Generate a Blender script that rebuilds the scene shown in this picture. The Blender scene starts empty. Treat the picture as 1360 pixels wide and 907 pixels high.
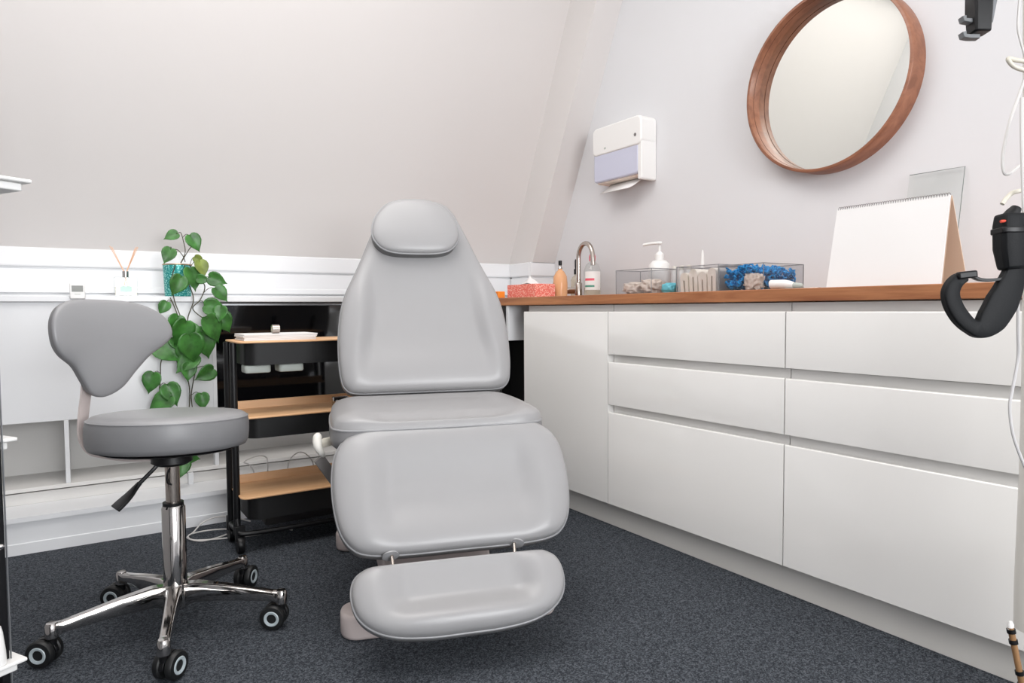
import bpy, math, random
from mathutils import Vector, Matrix, noise
random.seed(7)
SC = bpy.context.scene
COL = SC.collection
PI = math.pi
rad = math.radians

# ------------------------------------------------------------------ materials
def lin(c):
    c = c/255.0
    return c/12.92 if c <= 0.04045 else ((c+0.055)/1.055)**2.4
def rgb(r, g, b): return (lin(r), lin(g), lin(b), 1)

def mat(name, col, rough=0.5, metal=0.0, spec=0.5, coat=0.0, bump=None, var=None, alpha=None, sub=0.0, coatr=0.05, sheen=0.0):
    """bump=(scale, strength, distance); var=(scale, amount) brightness mottling of the base colour"""
    m = bpy.data.materials.new(name); m.use_nodes = True
    nt = m.node_tree; b = nt.nodes['Principled BSDF']
    b.inputs['Base Color'].default_value = col
    b.inputs['Roughness'].default_value = rough
    b.inputs['Metallic'].default_value = metal
    b.inputs['Specular IOR Level'].default_value = spec
    b.inputs['Coat Weight'].default_value = coat
    b.inputs['Coat Roughness'].default_value = coatr
    b.inputs['Sheen Weight'].default_value = sheen
    tc = nt.nodes.new('ShaderNodeTexCoord')
    if bump:
        n = nt.nodes.new('ShaderNodeTexNoise'); n.inputs['Scale'].default_value = bump[0]
        n.inputs['Detail'].default_value = 4
        nt.links.new(tc.outputs['Object'], n.inputs['Vector'])
        bp = nt.nodes.new('ShaderNodeBump'); bp.inputs['Strength'].default_value = bump[1]
        bp.inputs['Distance'].default_value = bump[2]
        nt.links.new(n.outputs['Fac'], bp.inputs['Height'])
        nt.links.new(bp.outputs['Normal'], b.inputs['Normal'])
    if var:
        n2 = nt.nodes.new('ShaderNodeTexNoise'); n2.inputs['Scale'].default_value = var[0]
        n2.inputs['Detail'].default_value = 5
        nt.links.new(tc.outputs['Object'], n2.inputs['Vector'])
        r = nt.nodes.new('ShaderNodeValToRGB')
        a = var[1]
        r.color_ramp.elements[0].position = 0.3; r.color_ramp.elements[1].position = 0.7
        r.color_ramp.elements[0].color = tuple(max(0, c*(1-a)) for c in col[:3])+(1,)
        r.color_ramp.elements[1].color = tuple(min(1, c*(1+a)) for c in col[:3])+(1,)
        nt.links.new(n2.outputs['Fac'], r.inputs['Fac'])
        nt.links.new(r.outputs['Color'], b.inputs['Base Color'])
    return m

def wood_mat(name, c1, c2, axis='Y', scale=9.0, rough=0.45, fine=1.0):
    m = bpy.data.materials.new(name); m.use_nodes = True
    nt = m.node_tree; b = nt.nodes['Principled BSDF']
    b.inputs['Roughness'].default_value = rough
    tc = nt.nodes.new('ShaderNodeTexCoord'); mp = nt.nodes.new('ShaderNodeMapping')
    s = {'X': (0.06, 1, 1), 'Y': (1, 0.06, 1), 'Z': (1, 1, 0.06)}[axis]
    mp.inputs['Scale'].default_value = tuple(k*scale for k in s)
    nt.links.new(tc.outputs['Object'], mp.inputs['Vector'])
    n = nt.nodes.new('ShaderNodeTexNoise'); n.inputs['Scale'].default_value = 5*fine
    n.inputs['Detail'].default_value = 8; n.inputs['Roughness'].default_value = 0.62; n.inputs['Distortion'].default_value = 0.6
    nt.links.new(mp.outputs['Vector'], n.inputs['Vector'])
    r = nt.nodes.new('ShaderNodeValToRGB')
    r.color_ramp.elements[0].position = 0.32; r.color_ramp.elements[1].position = 0.68
    r.color_ramp.elements[0].color = c1; r.color_ramp.elements[1].color = c2
    nt.links.new(n.outputs['Fac'], r.inputs['Fac'])
    nt.links.new(r.outputs['Color'], b.inputs['Base Color'])
    bp = nt.nodes.new('ShaderNodeBump'); bp.inputs['Strength'].default_value = 0.15; bp.inputs['Distance'].default_value = 0.001
    nt.links.new(n.outputs['Fac'], bp.inputs['Height']); nt.links.new(bp.outputs['Normal'], b.inputs['Normal'])
    return m

def clear_mat(name, tint, rough=0.04, refl=0.12):
    """thin clear plastic / glass sheet: mostly see-through, a fresnel-weighted reflection"""
    m = bpy.data.materials.new(name); m.use_nodes = True
    nt = m.node_tree; nt.nodes.clear()
    o = nt.nodes.new('ShaderNodeOutputMaterial'); t = nt.nodes.new('ShaderNodeBsdfTransparent')
    t.inputs['Color'].default_value = tint
    g = nt.nodes.new('ShaderNodeBsdfGlossy'); g.inputs['Roughness'].default_value = rough
    lw = nt.nodes.new('ShaderNodeLayerWeight'); lw.inputs['Blend'].default_value = 0.5
    pw = nt.nodes.new('ShaderNodeMath'); pw.operation = 'POWER'; pw.inputs[1].default_value = 4.0
    ml = nt.nodes.new('ShaderNodeMath'); ml.operation = 'MULTIPLY_ADD'; ml.inputs[1].default_value = 0.5; ml.inputs[2].default_value = refl
    nt.links.new(lw.outputs['Facing'], pw.inputs[0]); nt.links.new(pw.outputs[0], ml.inputs[0])
    mx = nt.nodes.new('ShaderNodeMixShader')
    nt.links.new(ml.outputs[0], mx.inputs['Fac'])
    nt.links.new(t.outputs['BSDF'], mx.inputs[1]); nt.links.new(g.outputs['BSDF'], mx.inputs[2])
    nt.links.new(mx.outputs['Shader'], o.inputs['Surface'])
    return m

def liquid_mat(name, col, rough=0.1, trans=0.5):
    m = mat(name, col, rough)
    b = m.node_tree.nodes['Principled BSDF']; b.inputs['Transmission Weight'].default_value = trans
    b.inputs['IOR'].default_value = 1.33
    return m

def carpet_mat():
    m = bpy.data.materials.new('carpet'); m.use_nodes = True
    nt = m.node_tree; b = nt.nodes['Principled BSDF']; b.inputs['Roughness'].default_value = 0.95
    b.inputs['Specular IOR Level'].default_value = 0.15
    tc = nt.nodes.new('ShaderNodeTexCoord')
    v = nt.nodes.new('ShaderNodeTexVoronoi'); v.inputs['Scale'].default_value = 330
    nt.links.new(tc.outputs['Object'], v.inputs['Vector'])
    sep = nt.nodes.new('ShaderNodeSeparateColor'); nt.links.new(v.outputs['Color'], sep.inputs['Color'])
    n = nt.nodes.new('ShaderNodeTexNoise'); n.inputs['Scale'].default_value = 90; n.inputs['Detail'].default_value = 4
    nt.links.new(tc.outputs['Object'], n.inputs['Vector'])
    av = nt.nodes.new('ShaderNodeMath'); av.operation = 'MULTIPLY_ADD'; av.inputs[1].default_value = 0.55
    sc = nt.nodes.new('ShaderNodeMath'); sc.operation = 'MULTIPLY'; sc.inputs[1].default_value = 0.6
    nt.links.new(n.outputs['Fac'], sc.inputs[0]); nt.links.new(sep.outputs['Red'], av.inputs[0]); nt.links.new(sc.outputs[0], av.inputs[2])
    r = nt.nodes.new('ShaderNodeValToRGB')
    r.color_ramp.elements[0].position = 0.25; r.color_ramp.elements[0].color = rgb(34, 37, 42)
    r.color_ramp.elements[1].position = 0.85; r.color_ramp.elements[1].color = rgb(92, 96, 102)
    e = r.color_ramp.elements.new(0.55); e.color = rgb(57, 61, 67)
    nt.links.new(av.outputs[0], r.inputs['Fac']); nt.links.new(r.outputs['Color'], b.inputs['Base Color'])
    bp = nt.nodes.new('ShaderNodeBump'); bp.inputs['Strength'].default_value = 0.3; bp.inputs['Distance'].default_value = 0.001
    nt.links.new(av.outputs[0], bp.inputs['Height']); nt.links.new(bp.outputs['Normal'], b.inputs['Normal'])
    return m

def spots_mat(name, c1, c2, scale, rough=0.6, metal=0.0, t=(0.28, 0.34)):
    m = bpy.data.materials.new(name); m.use_nodes = True
    nt = m.node_tree; b = nt.nodes['Principled BSDF']; b.inputs['Roughness'].default_value = rough
    b.inputs['Metallic'].default_value = metal
    tc = nt.nodes.new('ShaderNodeTexCoord'); v = nt.nodes.new('ShaderNodeTexVoronoi'); v.inputs['Scale'].default_value = scale
    nt.links.new(tc.outputs['Object'], v.inputs['Vector'])
    r = nt.nodes.new('ShaderNodeValToRGB'); r.color_ramp.elements[0].position = t[0]; r.color_ramp.elements[1].position = t[1]
    r.color_ramp.elements[0].color = c1; r.color_ramp.elements[1].color = c2
    nt.links.new(v.outputs['Distance'], r.inputs['Fac']); nt.links.new(r.outputs['Color'], b.inputs['Base Color'])
    return m

M = {}
M['wall'] = mat('wall_paint', rgb(215, 215, 217), 0.75, bump=(60, 0.08, 0.002))
M['slope'] = mat('slope_paint', rgb(212, 208, 206), 0.75, bump=(50, 0.08, 0.002))
M['ceil'] = mat('ceiling_paint', rgb(236, 234, 230), 0.8)
M['trim'] = mat('white_gloss_trim', rgb(230, 231, 233), 0.35)
M['carpet'] = carpet_mat()
M['front'] = mat('white_lacquer', rgb(237, 235, 232), 0.12, coat=0.5)
M['carcass'] = mat('white_board', rgb(225, 223, 220), 0.5)
M['plinth'] = mat('plinth_board', rgb(214, 211, 206), 0.35)
M['top'] = wood_mat('oak_worktop', rgb(146, 88, 54), rgb(196, 134, 90), 'Y', 7, 0.42)
M['walnut'] = wood_mat('walnut_veneer', rgb(124, 79, 58), rgb(158, 106, 80), 'Y', 5, 0.35)
M['birch'] = wood_mat('birch_tray', rgb(214, 164, 118), rgb(232, 188, 144), 'X', 6, 0.5)
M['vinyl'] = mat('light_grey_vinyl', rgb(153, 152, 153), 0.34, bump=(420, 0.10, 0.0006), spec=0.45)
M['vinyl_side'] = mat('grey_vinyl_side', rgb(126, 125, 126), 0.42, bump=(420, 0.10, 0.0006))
M['piping'] = mat('grey_piping', rgb(150, 150, 152), 0.4)
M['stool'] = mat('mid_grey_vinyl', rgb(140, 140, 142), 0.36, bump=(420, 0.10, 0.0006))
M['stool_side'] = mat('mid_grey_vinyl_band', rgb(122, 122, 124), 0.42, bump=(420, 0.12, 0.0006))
M['chrome'] = mat('chrome', rgb(196, 192, 189), 0.07, metal=1.0)
M['steel'] = mat('brushed_steel', rgb(190, 180, 172), 0.24, metal=1.0)
M['black'] = mat('black_plastic', rgb(13, 13, 15), 0.4, spec=0.35)
M['blackmetal'] = mat('black_powder_coat', rgb(15, 15, 17), 0.38, spec=0.35)
M['bin'] = mat('black_steel_bin', rgb(19, 19, 20), 0.5, spec=0.3)
M['gloss'] = mat('black_gloss_panel', rgb(9, 9, 11), 0.06, spec=0.6)
M['beige'] = mat('grey_beige_plastic', rgb(196, 184, 181), 0.4)
M['offwhite'] = mat('off_white_plastic', rgb(222, 219, 212), 0.35)
M['white'] = mat('white_plastic', rgb(232, 231, 229), 0.35)
M['cream'] = mat('cream_plastic', rgb(206, 200, 186), 0.4)
M['tyre'] = mat('black_tyre', rgb(16, 17, 18), 0.5)
M['hub'] = mat('grey_hub', rgb(172, 182, 186), 0.35)
M['paper'] = mat('white_paper', rgb(226, 224, 223), 0.8)
M['card'] = mat('tan_cardboard', rgb(222, 196, 174), 0.8)
M['leaf'] = mat('leaf_green', rgb(58, 112, 46), 0.38, var=(28, 0.45))
M['leaf2'] = mat('olive_leaf', rgb(122, 138, 62), 0.45, var=(28, 0.3))
M['stem'] = mat('dark_stem', rgb(66, 62, 40), 0.6)
M['soil'] = mat('soil', rgb(60, 42, 30), 0.95, bump=(80, 1, 0.01))
M['pot'] = spots_mat('turquoise_sequins', rgb(170, 240, 232), rgb(34, 150, 146), 150, 0.3, 0.2, (0.2, 0.5))
M['gold'] = mat('copper_rim', rgb(196, 160, 128), 0.3, metal=0.8)
M['coral'] = spots_mat('coral_dots', rgb(252, 206, 190), rgb(232, 118, 104), 150, 0.7, 0, (0.25, 0.5))
M['coral2'] = mat('coral_card', rgb(234, 124, 112), 0.7, var=(160, 0.12))
M['acrylic'] = clear_mat('clear_acrylic', (0.91, 0.91, 0.915, 1), 0.03, 0.04)
M['glass'] = clear_mat('clear_glass', (0.955, 0.965, 0.96, 1), 0.02, 0.04)
M['edge'] = mat('glass_edge', rgb(112, 120, 118), 0.2)
M['rimedge'] = mat('acrylic_rim', rgb(132, 134, 136), 0.2)
M['frost'] = mat('frosted_window', rgb(196, 198, 216), 0.25, coat=0.4)
M['mirror'] = mat('mirror_glass', rgb(228, 229, 224), 0.01, metal=1.0)
M['net'] = mat('blue_hairnet', rgb(16, 146, 222), 0.7, var=(60, 0.5))
M['beignet'] = mat('beige_tissue', rgb(234, 218, 205), 0.85, var=(30, 0.12))
M['towel'] = mat('folded_towel', rgb(248, 240, 230), 0.85, bump=(60, 0.3, 0.002))
M['teal'] = mat('teal_plastic', rgb(96, 176, 192), 0.5)
M['soap'] = liquid_mat('peach_soap', rgb(240, 186, 140), 0.12, 0.25)
M['oil'] = liquid_mat('pale_oil', rgb(238, 232, 216), 0.08, 0.6)
M['label'] = mat('white_label', rgb(238, 238, 236), 0.6)
M['pink'] = mat('pink_cap', rgb(232, 96, 116), 0.4)
M['orange'] = mat('orange_card', rgb(240, 140, 40), 0.6)
M['reed'] = mat('rattan_reed', rgb(236, 190, 158), 0.8)
M['lcd'] = mat('lcd_screen', rgb(104, 106, 100), 0.3)
M['lcdink'] = mat('lcd_digits', rgb(60, 62, 58), 0.3)
M['cord'] = mat('white_cord', rgb(206, 203, 200), 0.5)
M['greytray'] = mat('pale_grey_tray', rgb(176, 182, 176), 0.5)
M['strap'] = mat('black_webbing', rgb(11, 13, 16), 0.6, bump=(300, 0.3, 0.001), spec=0.25)
M['red'] = mat('red_orange_lining', rgb(206, 74, 52), 0.6)
M['rod'] = wood_mat('brown_rod', rgb(120, 88, 56), rgb(156, 118, 80), 'Z', 9, 0.5)
M['wire'] = mat('grey_wire', rgb(130, 126, 126), 0.3, metal=0.7)
M['dark'] = mat('dark_gap', rgb(14, 14, 15), 0.8)
M['aluminium'] = mat('aluminium_post', rgb(150, 152, 155), 0.35, metal=0.6)

# ------------------------------------------------------------------ mesh helpers
class MB:
    def __init__(s): s.v = []; s.f = []
    def add(s, vs, fs):
        k = len(s.v); s.v += [tuple(p) for p in vs]; s.f += [tuple(i+k for i in f) for f in fs]; return s
    def box(s, x0, x1, y0, y1, z0, z1):
        v = [(x, y, z) for x in (x0, x1) for y in (y0, y1) for z in (z0, z1)]
        return s.add(v, [(0, 1, 3, 2), (4, 6, 7, 5), (0, 4, 5, 1), (2, 3, 7, 6), (0, 2, 6, 4), (1, 5, 7, 3)])
    def prism(s, pts, axis, a, b):
        """closed 2-D outline pushed along an axis"""
        def P(p, t):
            return {'X': (t, p[0], p[1]), 'Y': (p[0], t, p[1]), 'Z': (p[0], p[1], t)}[axis]
        n = len(pts)
        v = [P(p, a) for p in pts]+[P(p, b) for p in pts]
        f = [(i, (i+1) % n, n+(i+1) % n, n+i) for i in range(n)]
        f += [tuple(range(n-1, -1, -1)), tuple(range(n, 2*n))]
        return s.add(v, f)
    def lathe(s, prof, c=(0, 0, 0), n=32, axis='Z', cap=True):
        cx, cy, cz = c; v = []
        for r, h in prof:
            for i in range(n):
                t = 2*PI*i/n; a, b = r*math.cos(t), r*math.sin(t)
                v.append({'Z': (cx+a, cy+b, cz+h), 'X': (cx+h, cy+a, cz+b), 'Y': (cx+a, cy+h, cz+b)}[axis])
        m = len(prof)
        f = [(j*n+i, j*n+(i+1) % n, (j+1)*n+(i+1) % n, (j+1)*n+i) for j in range(m-1) for i in range(n)]
        if cap: f += [tuple(range(n-1, -1, -1)), tuple(range((m-1)*n, m*n))]
        return s.add(v, f)
    def tube(s, path, r, n=10, closed=False, flat=None, ref=None):
        """sweep; r number or list; flat=(w,h) gives a rectangular strap section"""
        P = [Vector(p) for p in path]; m = len(P)
        T = []
        for i in range(m):
            if closed: t = P[(i+1) % m]-P[(i-1) % m]
            else: t = P[min(i+1, m-1)]-P[max(i-1, 0)]
            T.append(t.normalized())
        up = Vector(ref) if ref else (Vector((0, 0, 1)) if abs(T[0].z) < 0.9 else Vector((1, 0, 0)))
        N = (up-T[0]*up.dot(T[0])).normalized(); v = []
        sec = n
        for i in range(m):
            if ref: N = (Vector(ref)-T[i]*Vector(ref).dot(T[i])).normalized()
            else: N = (N-T[i]*N.dot(T[i])).normalized()
            B = T[i].cross(N)
            rr = r[i] if isinstance(r, (list, tuple)) else r
            if flat:
                w, h = flat if not isinstance(flat[0], (list, tuple)) else flat[i]
                q = 0.78
                for a, b in ((-w, -h*q), (-w*q, -h), (w*q, -h), (w, -h*q), (w, h*q), (w*q, h), (-w*q, h), (-w, h*q)):
                    v.append(P[i]+N*a+B*b)
                sec = 8
            else:
                for k in range(n):
                    t = 2*PI*k/n; v.append(P[i]+N*(rr*math.cos(t))+B*(rr*math.sin(t)))
        f = []
        R_ = m if closed else m-1
        for i in range(R_):
            j = (i+1) % m
            for k in range(sec):
                f.append((i*sec+k, i*sec+(k+1) % sec, j*sec+(k+1) % sec, j*sec+k))
        if not closed: f += [tuple(range(sec-1, -1, -1)), tuple(range((m-1)*sec, m*sec))]
        return s.add(v, f)
    def rounded_slab(s, pts, z0, z1, b=0.006):
        """outline in XY with softened top and bottom edges"""
        n = len(pts); cx = sum(p[0] for p in pts)/n; cy = sum(p[1] for p in pts)/n
        def ins(d):
            o = []
            for i in range(n):
                p0, p1, p2 = Vector(pts[i-1]), Vector(pts[i]), Vector(pts[(i+1) % n])
                t = (p2-p0).normalized(); nn = Vector((-t.y, t.x)); 
                if nn.dot(Vector((cx, cy))-p1) < 0: nn = -nn
                q = p1+nn*d; o.append(q)
            return o
        rows = [(b, z0), (b*0.3, z0+b*0.3), (0, z0+b), (0, z1-b), (b*0.3, z1-b*0.3), (b, z1)]
        v = []
        for d, z in rows: v += [(q.x, q.y, z) for q in ins(d)]
        f = [(j*n+i, j*n+(i+1) % n, (j+1)*n+(i+1) % n, (j+1)*n+i) for j in range(len(rows)-1) for i in range(n)]
        f += [tuple(range(n-1, -1, -1)), tuple(range((len(rows)-1)*n, len(rows)*n))]
        return s.add(v, f)
    def xf(s, M4): s.v = [tuple(M4 @ Vector(p)) for p in s.v]; return s
    def build(s, name, m, parent=None, smooth=True, bevel=0, seg=2, sub=0, angle=40):
        me = bpy.data.meshes.new(name); me.from_pydata(s.v, [], s.f); me.validate(); me.update()
        import bmesh
        bm = bmesh.new(); bm.from_mesh(me); bmesh.ops.remove_doubles(bm, verts=bm.verts, dist=1e-6)
        bmesh.ops.recalc_face_normals(bm, faces=bm.faces); bm.to_mesh(me); bm.free()
        me.materials.append(m)
        for p in me.polygons: p.use_smooth = smooth
        if smooth: me.set_sharp_from_angle(angle=rad(angle))
        o = bpy.data.objects.new(name, me); COL.objects.link(o)
        if parent: o.parent = parent
        if bevel:
            b = o.modifiers.new('bevel', 'BEVEL'); b.width = bevel; b.segments = seg; b.limit_method = 'ANGLE'; b.angle_limit = rad(50)
            b.harden_normals = False
        if sub:
            q = o.modifiers.new('subsurf', 'SUBSURF'); q.levels = sub; q.render_levels = sub
        return o

def box(name, m, parent, *a, bevel=0.0015, **k): return MB().box(*a).build(name, m, parent, bevel=bevel, **k)

def rrect(x0, x1, y0, y1, r, n=6):
    o = []
    for cx, cy, a0 in ((x1-r, y1-r, 0), (x0+r, y1-r, 90), (x0+r, y0+r, 180), (x1-r, y0+r, 270)):
        for k in range(n+1):
            t = rad(a0+90*k/n); o.append((cx+r*math.cos(t), cy+r*math.sin(t)))
    return o
def spline(pts, n=8, closed=False):
    P = [Vector(p) for p in pts]; m = len(P); out = []
    R_ = m if closed else m-1
    for i in range(R_):
        g = (lambda k: P[k % m]) if closed else (lambda k: P[max(0, min(m-1, k))])
        a, b, c, d = g(i-1), g(i), g(i+1), g(i+2)
        for k in range(n):
            t = k/n
            out.append(0.5*((2*b)+(c-a)*t+(2*a-5*b+4*c-d)*t*t+(-a+3*b-3*c+d)*t**3))
    if not closed: out.append(P[-1])
    return out

def thing(name, label, cat, loc=(0, 0, 0), rz=0, group=None):
    o = bpy.data.objects.new(name, None); o.empty_display_size = 0.05; COL.objects.link(o)
    o.location = loc; o.rotation_euler = (0, 0, rz); o['label'] = label; o['category'] = cat
    if group: o['group'] = group
    return o
def tag(o, label, cat, group=None):
    o['label'] = label; o['category'] = cat
    if group: o['group'] = group
    return o
def structure(o): o['kind'] = 'structure'; return o
def dup(root):
    r = root.copy(); COL.objects.link(r)
    for ch in list(root.children):
        c = ch.copy(); COL.objects.link(c); c.parent = r
        for g in list(ch.children):
            d = g.copy(); COL.objects.link(d); d.parent = c
    return r

# ------------------------------------------------------------------ camera
f_px, yaw, pitch, roll, CH = 907.0, 0.574, 0.0474, -0.0063, 0.8815
F = Vector((math.sin(yaw)*math.cos(pitch), math.cos(yaw)*math.cos(pitch), -math.sin(pitch)))
r0 = Vector((math.cos(yaw), -math.sin(yaw), 0)); u0 = r0.cross(F)
Rv = r0*math.cos(roll)+u0*math.sin(roll); Uv = -r0*math.sin(roll)+u0*math.cos(roll)
cam = bpy.data.cameras.new('camera'); co = bpy.data.objects.new('camera', cam); COL.objects.link(co)
cam.sensor_width = 36; cam.sensor_fit = 'HORIZONTAL'; cam.lens = 36*f_px/1360; cam.clip_start = 0.05
mw = Matrix.Identity(4)
for i in range(3): mw[i][0] = Rv[i]; mw[i][1] = Uv[i]; mw[i][2] = -F[i]
mw[0][3], mw[1][3], mw[2][3] = 0, 0, CH
co.matrix_world = mw
SC.camera = co

# ------------------------------------------------------------------ room
XR, XL, YB, YF, ZC = 2.41, -0.48, 3.5, -3.3, 3.05
SL = 0.452                     # how far the sloped wall leans in per metre of height
def ysl(z): return YB-SL*(z-1.152)
structure(box('floor', M['carpet'], None, XL-0.1, XR+0.1, YF-0.1, YB+0.1, -0.1, 0, bevel=0, smooth=False))
structure(box('ceiling', M['ceil'], None, XL-0.1, XR+0.1, YF-0.1, ysl(ZC)+0.15, ZC, ZC+0.1, bevel=0, smooth=False))
structure(box('wall_right', M['wall'], None, XR, XR+0.1, YF-0.1, YB+0.1, 0, ZC, bevel=0, smooth=False))
structure(box('wall_left', M['wall'], None, XL-0.1, XL, YF-0.1, YB+0.1, 0, ZC, bevel=0, smooth=False))
structure(MB().prism([(YB, 0), (YB, 1.152), (ysl(ZC), ZC), (ysl(ZC)+0.1, ZC), (YB+0.1, 1.152), (YB+0.1, 0)], 'X', XL, XR)
          .build('wall_back', M['slope'], None, smooth=False))
# front wall behind the camera, with a window opening that lets daylight in
wx0, wx1, wz0, wz1 = -0.3, 1.9, 0.6, 2.35
structure(MB().box(XL, wx0, YF-0.1, YF, 0, ZC).box(wx1, XR, YF-0.1, YF, 0, ZC).box(wx0, wx1, YF-0.1, YF, 0, wz0).box(wx0, wx1, YF-0.1, YF, wz1, ZC)
          .build('wall_front', M['wall'], None, smooth=False))
wf = MB()
for a in (wx0, wx1-0.06): wf.box(a, a+0.06, YF-0.08, YF-0.02, wz0, wz1)
for a in (wz0, wz1-0.06): wf.box(wx0, wx1, YF-0.08, YF-0.02, a, a+0.06)
wf.box((wx0+wx1)/2-0.03, (wx0+wx1)/2+0.03, YF-0.08, YF-0.02, wz0, wz1)
structure(wf.build('window_1', M['trim'], None, smooth=False))
# boxed rafter between the slope and the right wall
rx0 = 2.25
structure(MB().prism([(3.256, 1.152), (3.256-SL*(ZC-1.152), ZC), (ysl(ZC), ZC), (YB, 1.152)], 'X', rx0, XR)
          .build('trim_1', M['slope'], None, smooth=False))
# white moulded wainscot above the ledge
prof = [(YB, 0.944), (YB-0.012, 0.944), (YB-0.012, 0.956), (YB-0.004, 0.958), (YB-0.004, 0.962), (YB-0.02, 0.964), (YB-0.02, 0.985), (YB-0.012, 0.990),
        (YB-0.012, 1.063), (YB-0.006, 1.065), (YB-0.006, 1.070), (YB-0.018, 1.074), (YB-0.02, 1.080), (YB-0.02, 1.146), (YB-0.014, 1.152), (YB, 1.152)]
structure(MB().prism(prof, 'X', XL, rx0).build('trim_2', M['trim'], None, smooth=False))
structure(MB().prism([(3.258+p[0]-YB+0.02, p[1]) for p in prof], 'X', rx0-0.012, XR).build('trim_3', M['trim'], None, smooth=False))
structure(MB().prism([(rx0+p[0]-YB+0.006, p[1]) for p in prof], 'Y', 3.278, 3.478).build('trim_4', M['trim'], None, smooth=False))
# low boxed skirting along the back wall
structure(MB().prism([(3.022, 0), (3.022, 0.04), (3.026, 0.042), (3.026, 0.118), (3.012, 0.121), (3.012, 0.139), (3.21, 0.139), (3.21, 0)], 'X', XL, XR)
          .build('baseboard_back', M['trim'], None, smooth=False))

# ------------------------------------------------------------------ eaves cupboard on the back wall
YC = 3.19
ec = thing('eaves_cupboard', 'low white built-in cupboard along the back wall with black gloss panels on its right', 'cupboard', (0.9, YC, 0.14))
ec.location = (0, 0, 0)
ec.location = Vector((0, 0, 0))
box('ledge', M['trim'], ec, XL, XR, YC-0.004, YB, 0.921, 0.944, bevel=0.002)
MB().box(XL, 0.525, YC+0.012, YC+0.03, 0.455, 0.9205).build('door', M['trim'], ec, bevel=0.0015)
MB().box(0.53, 1.95, YC+0.014, YC+0.03, 0.905, 0.913).build('rail', M['aluminium'], ec, bevel=0.001)
c = MB()
c.box(XL, XR, YC+0.005, YB-0.01, 0.19, 0.205)            # shelf floor
c.box(XL, XR, 3.47, 3.485, 0.19, 0.92)                   # back panel
c.build('carcass', M['carcass'], ec, bevel=0.001)
for x in (-0.025, 1.25):
    box('divider', M['trim'], ec, x-0.008, x+0.008, YC+0.01, 3.47, 0.205, 0.4545)
MB().box(XL, XR, YC+0.02, YC+0.03, 0.139, 0.183).build('kickboard', M['carcass'], ec, bevel=0.001)
box('foot', M['trim'], ec, 0.405, 0.425, YC-0.005, YC+0.02, 0.139, 0.189)
for x0, x1 in ((0.533, 1.17), (1.178, 2.0)):
    box('gloss_panel', M['gloss'], ec, x0, x1, YC+0.035, YC+0.045, 0.455, 0.905, bevel=0.001)
box('gloss_panel', M['gloss'], ec, 2.0, XR, YC+0.012, YC+0.03, 0.205, 0.708, bevel=0.001)
box('side_stile', M['trim'], ec, 0.515, 0.532, YC+0.010, YC+0.05, 0.205, 0.9205)

# ------------------------------------------------------------------ base cabinets on the right
XF = 1.79
def front_profile(z0, z1):
    return [(XF, z0), (XF, z1-0.034), (XF+0.0015, z1-0.0305), (XF+0.005, z1-0.029), (XF+0.009, z1-0.0305), (XF+0.011, z1-0.034), (XF+0.016, z1-0.036),
            (XF+0.029, z1-0.034), (XF+0.030, z1-0.003), (XF+0.034, z1-0.003), (XF+0.034, z0)]
def cabinet(y0, y1, fronts, label):
    yc = (y0+y1)/2
    t = thing('base_cabinet', label, 'cabinet', (XF+0.3, yc, 0.0975), 0, 'white gloss base cabinets')
    Mi = Matrix.Translation(-Vector(t.location))
    MB().box(XF+0.0345, XR-0.004, y0+0.0005, y1-0.0005, 0.098, 0.896).xf(Mi).build('body', M['carcass'], t, bevel=0.001)
    for z0, z1, nm in fronts:
        MB().prism(front_profile(z0+0.0015, z1), 'Y', y0+0.002, y1-0.002).xf(Mi).build(nm, M['front'], t, smooth=True, angle=50)
    return t
yA = 2.066
cabinet(yA, yA+0.6, [(0.099, 0.899, 'door')], 'white gloss base cabinet with one tall door, farthest from the camera behind the treatment chair')
cabinet(yA-0.8, yA, [(0.099, 0.499, 'drawer'), (0.499, 0.699, 'drawer'), (0.699, 0.899, 'drawer')],
        'white gloss three-drawer cabinet in the middle, between the tall door and the nearest drawers')
cabinet(yA-1.6, yA-0.8, [(0.099, 0.499, 'drawer'), (0.499, 0.699, 'drawer'), (0.699, 0.899, 'drawer')],
        'white gloss three-drawer cabinet nearest the camera, under the hanging black strap')
pl = box('plinth', M['plinth'], None, XF+0.04, XF+0.056, yA-1.6, yA+0.6, 0, 0.0975, bevel=0.001)
tag(pl, 'long pale plinth board along the floor under the white cabinets', 'plinth')
wt = box('worktop', M['top'], None, XF-0.006, XR-0.001, yA-1.75, YC-0.006, 0.899, 0.937, bevel=0.002)
tag(wt, 'long oiled oak worktop on top of the white base cabinets', 'worktop')
box('apron', M['trim'], wt, XF, XR-0.01, 2.80, 2.82, 0.728, 0.8985, bevel=0.001)
ZT = 0.937

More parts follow.
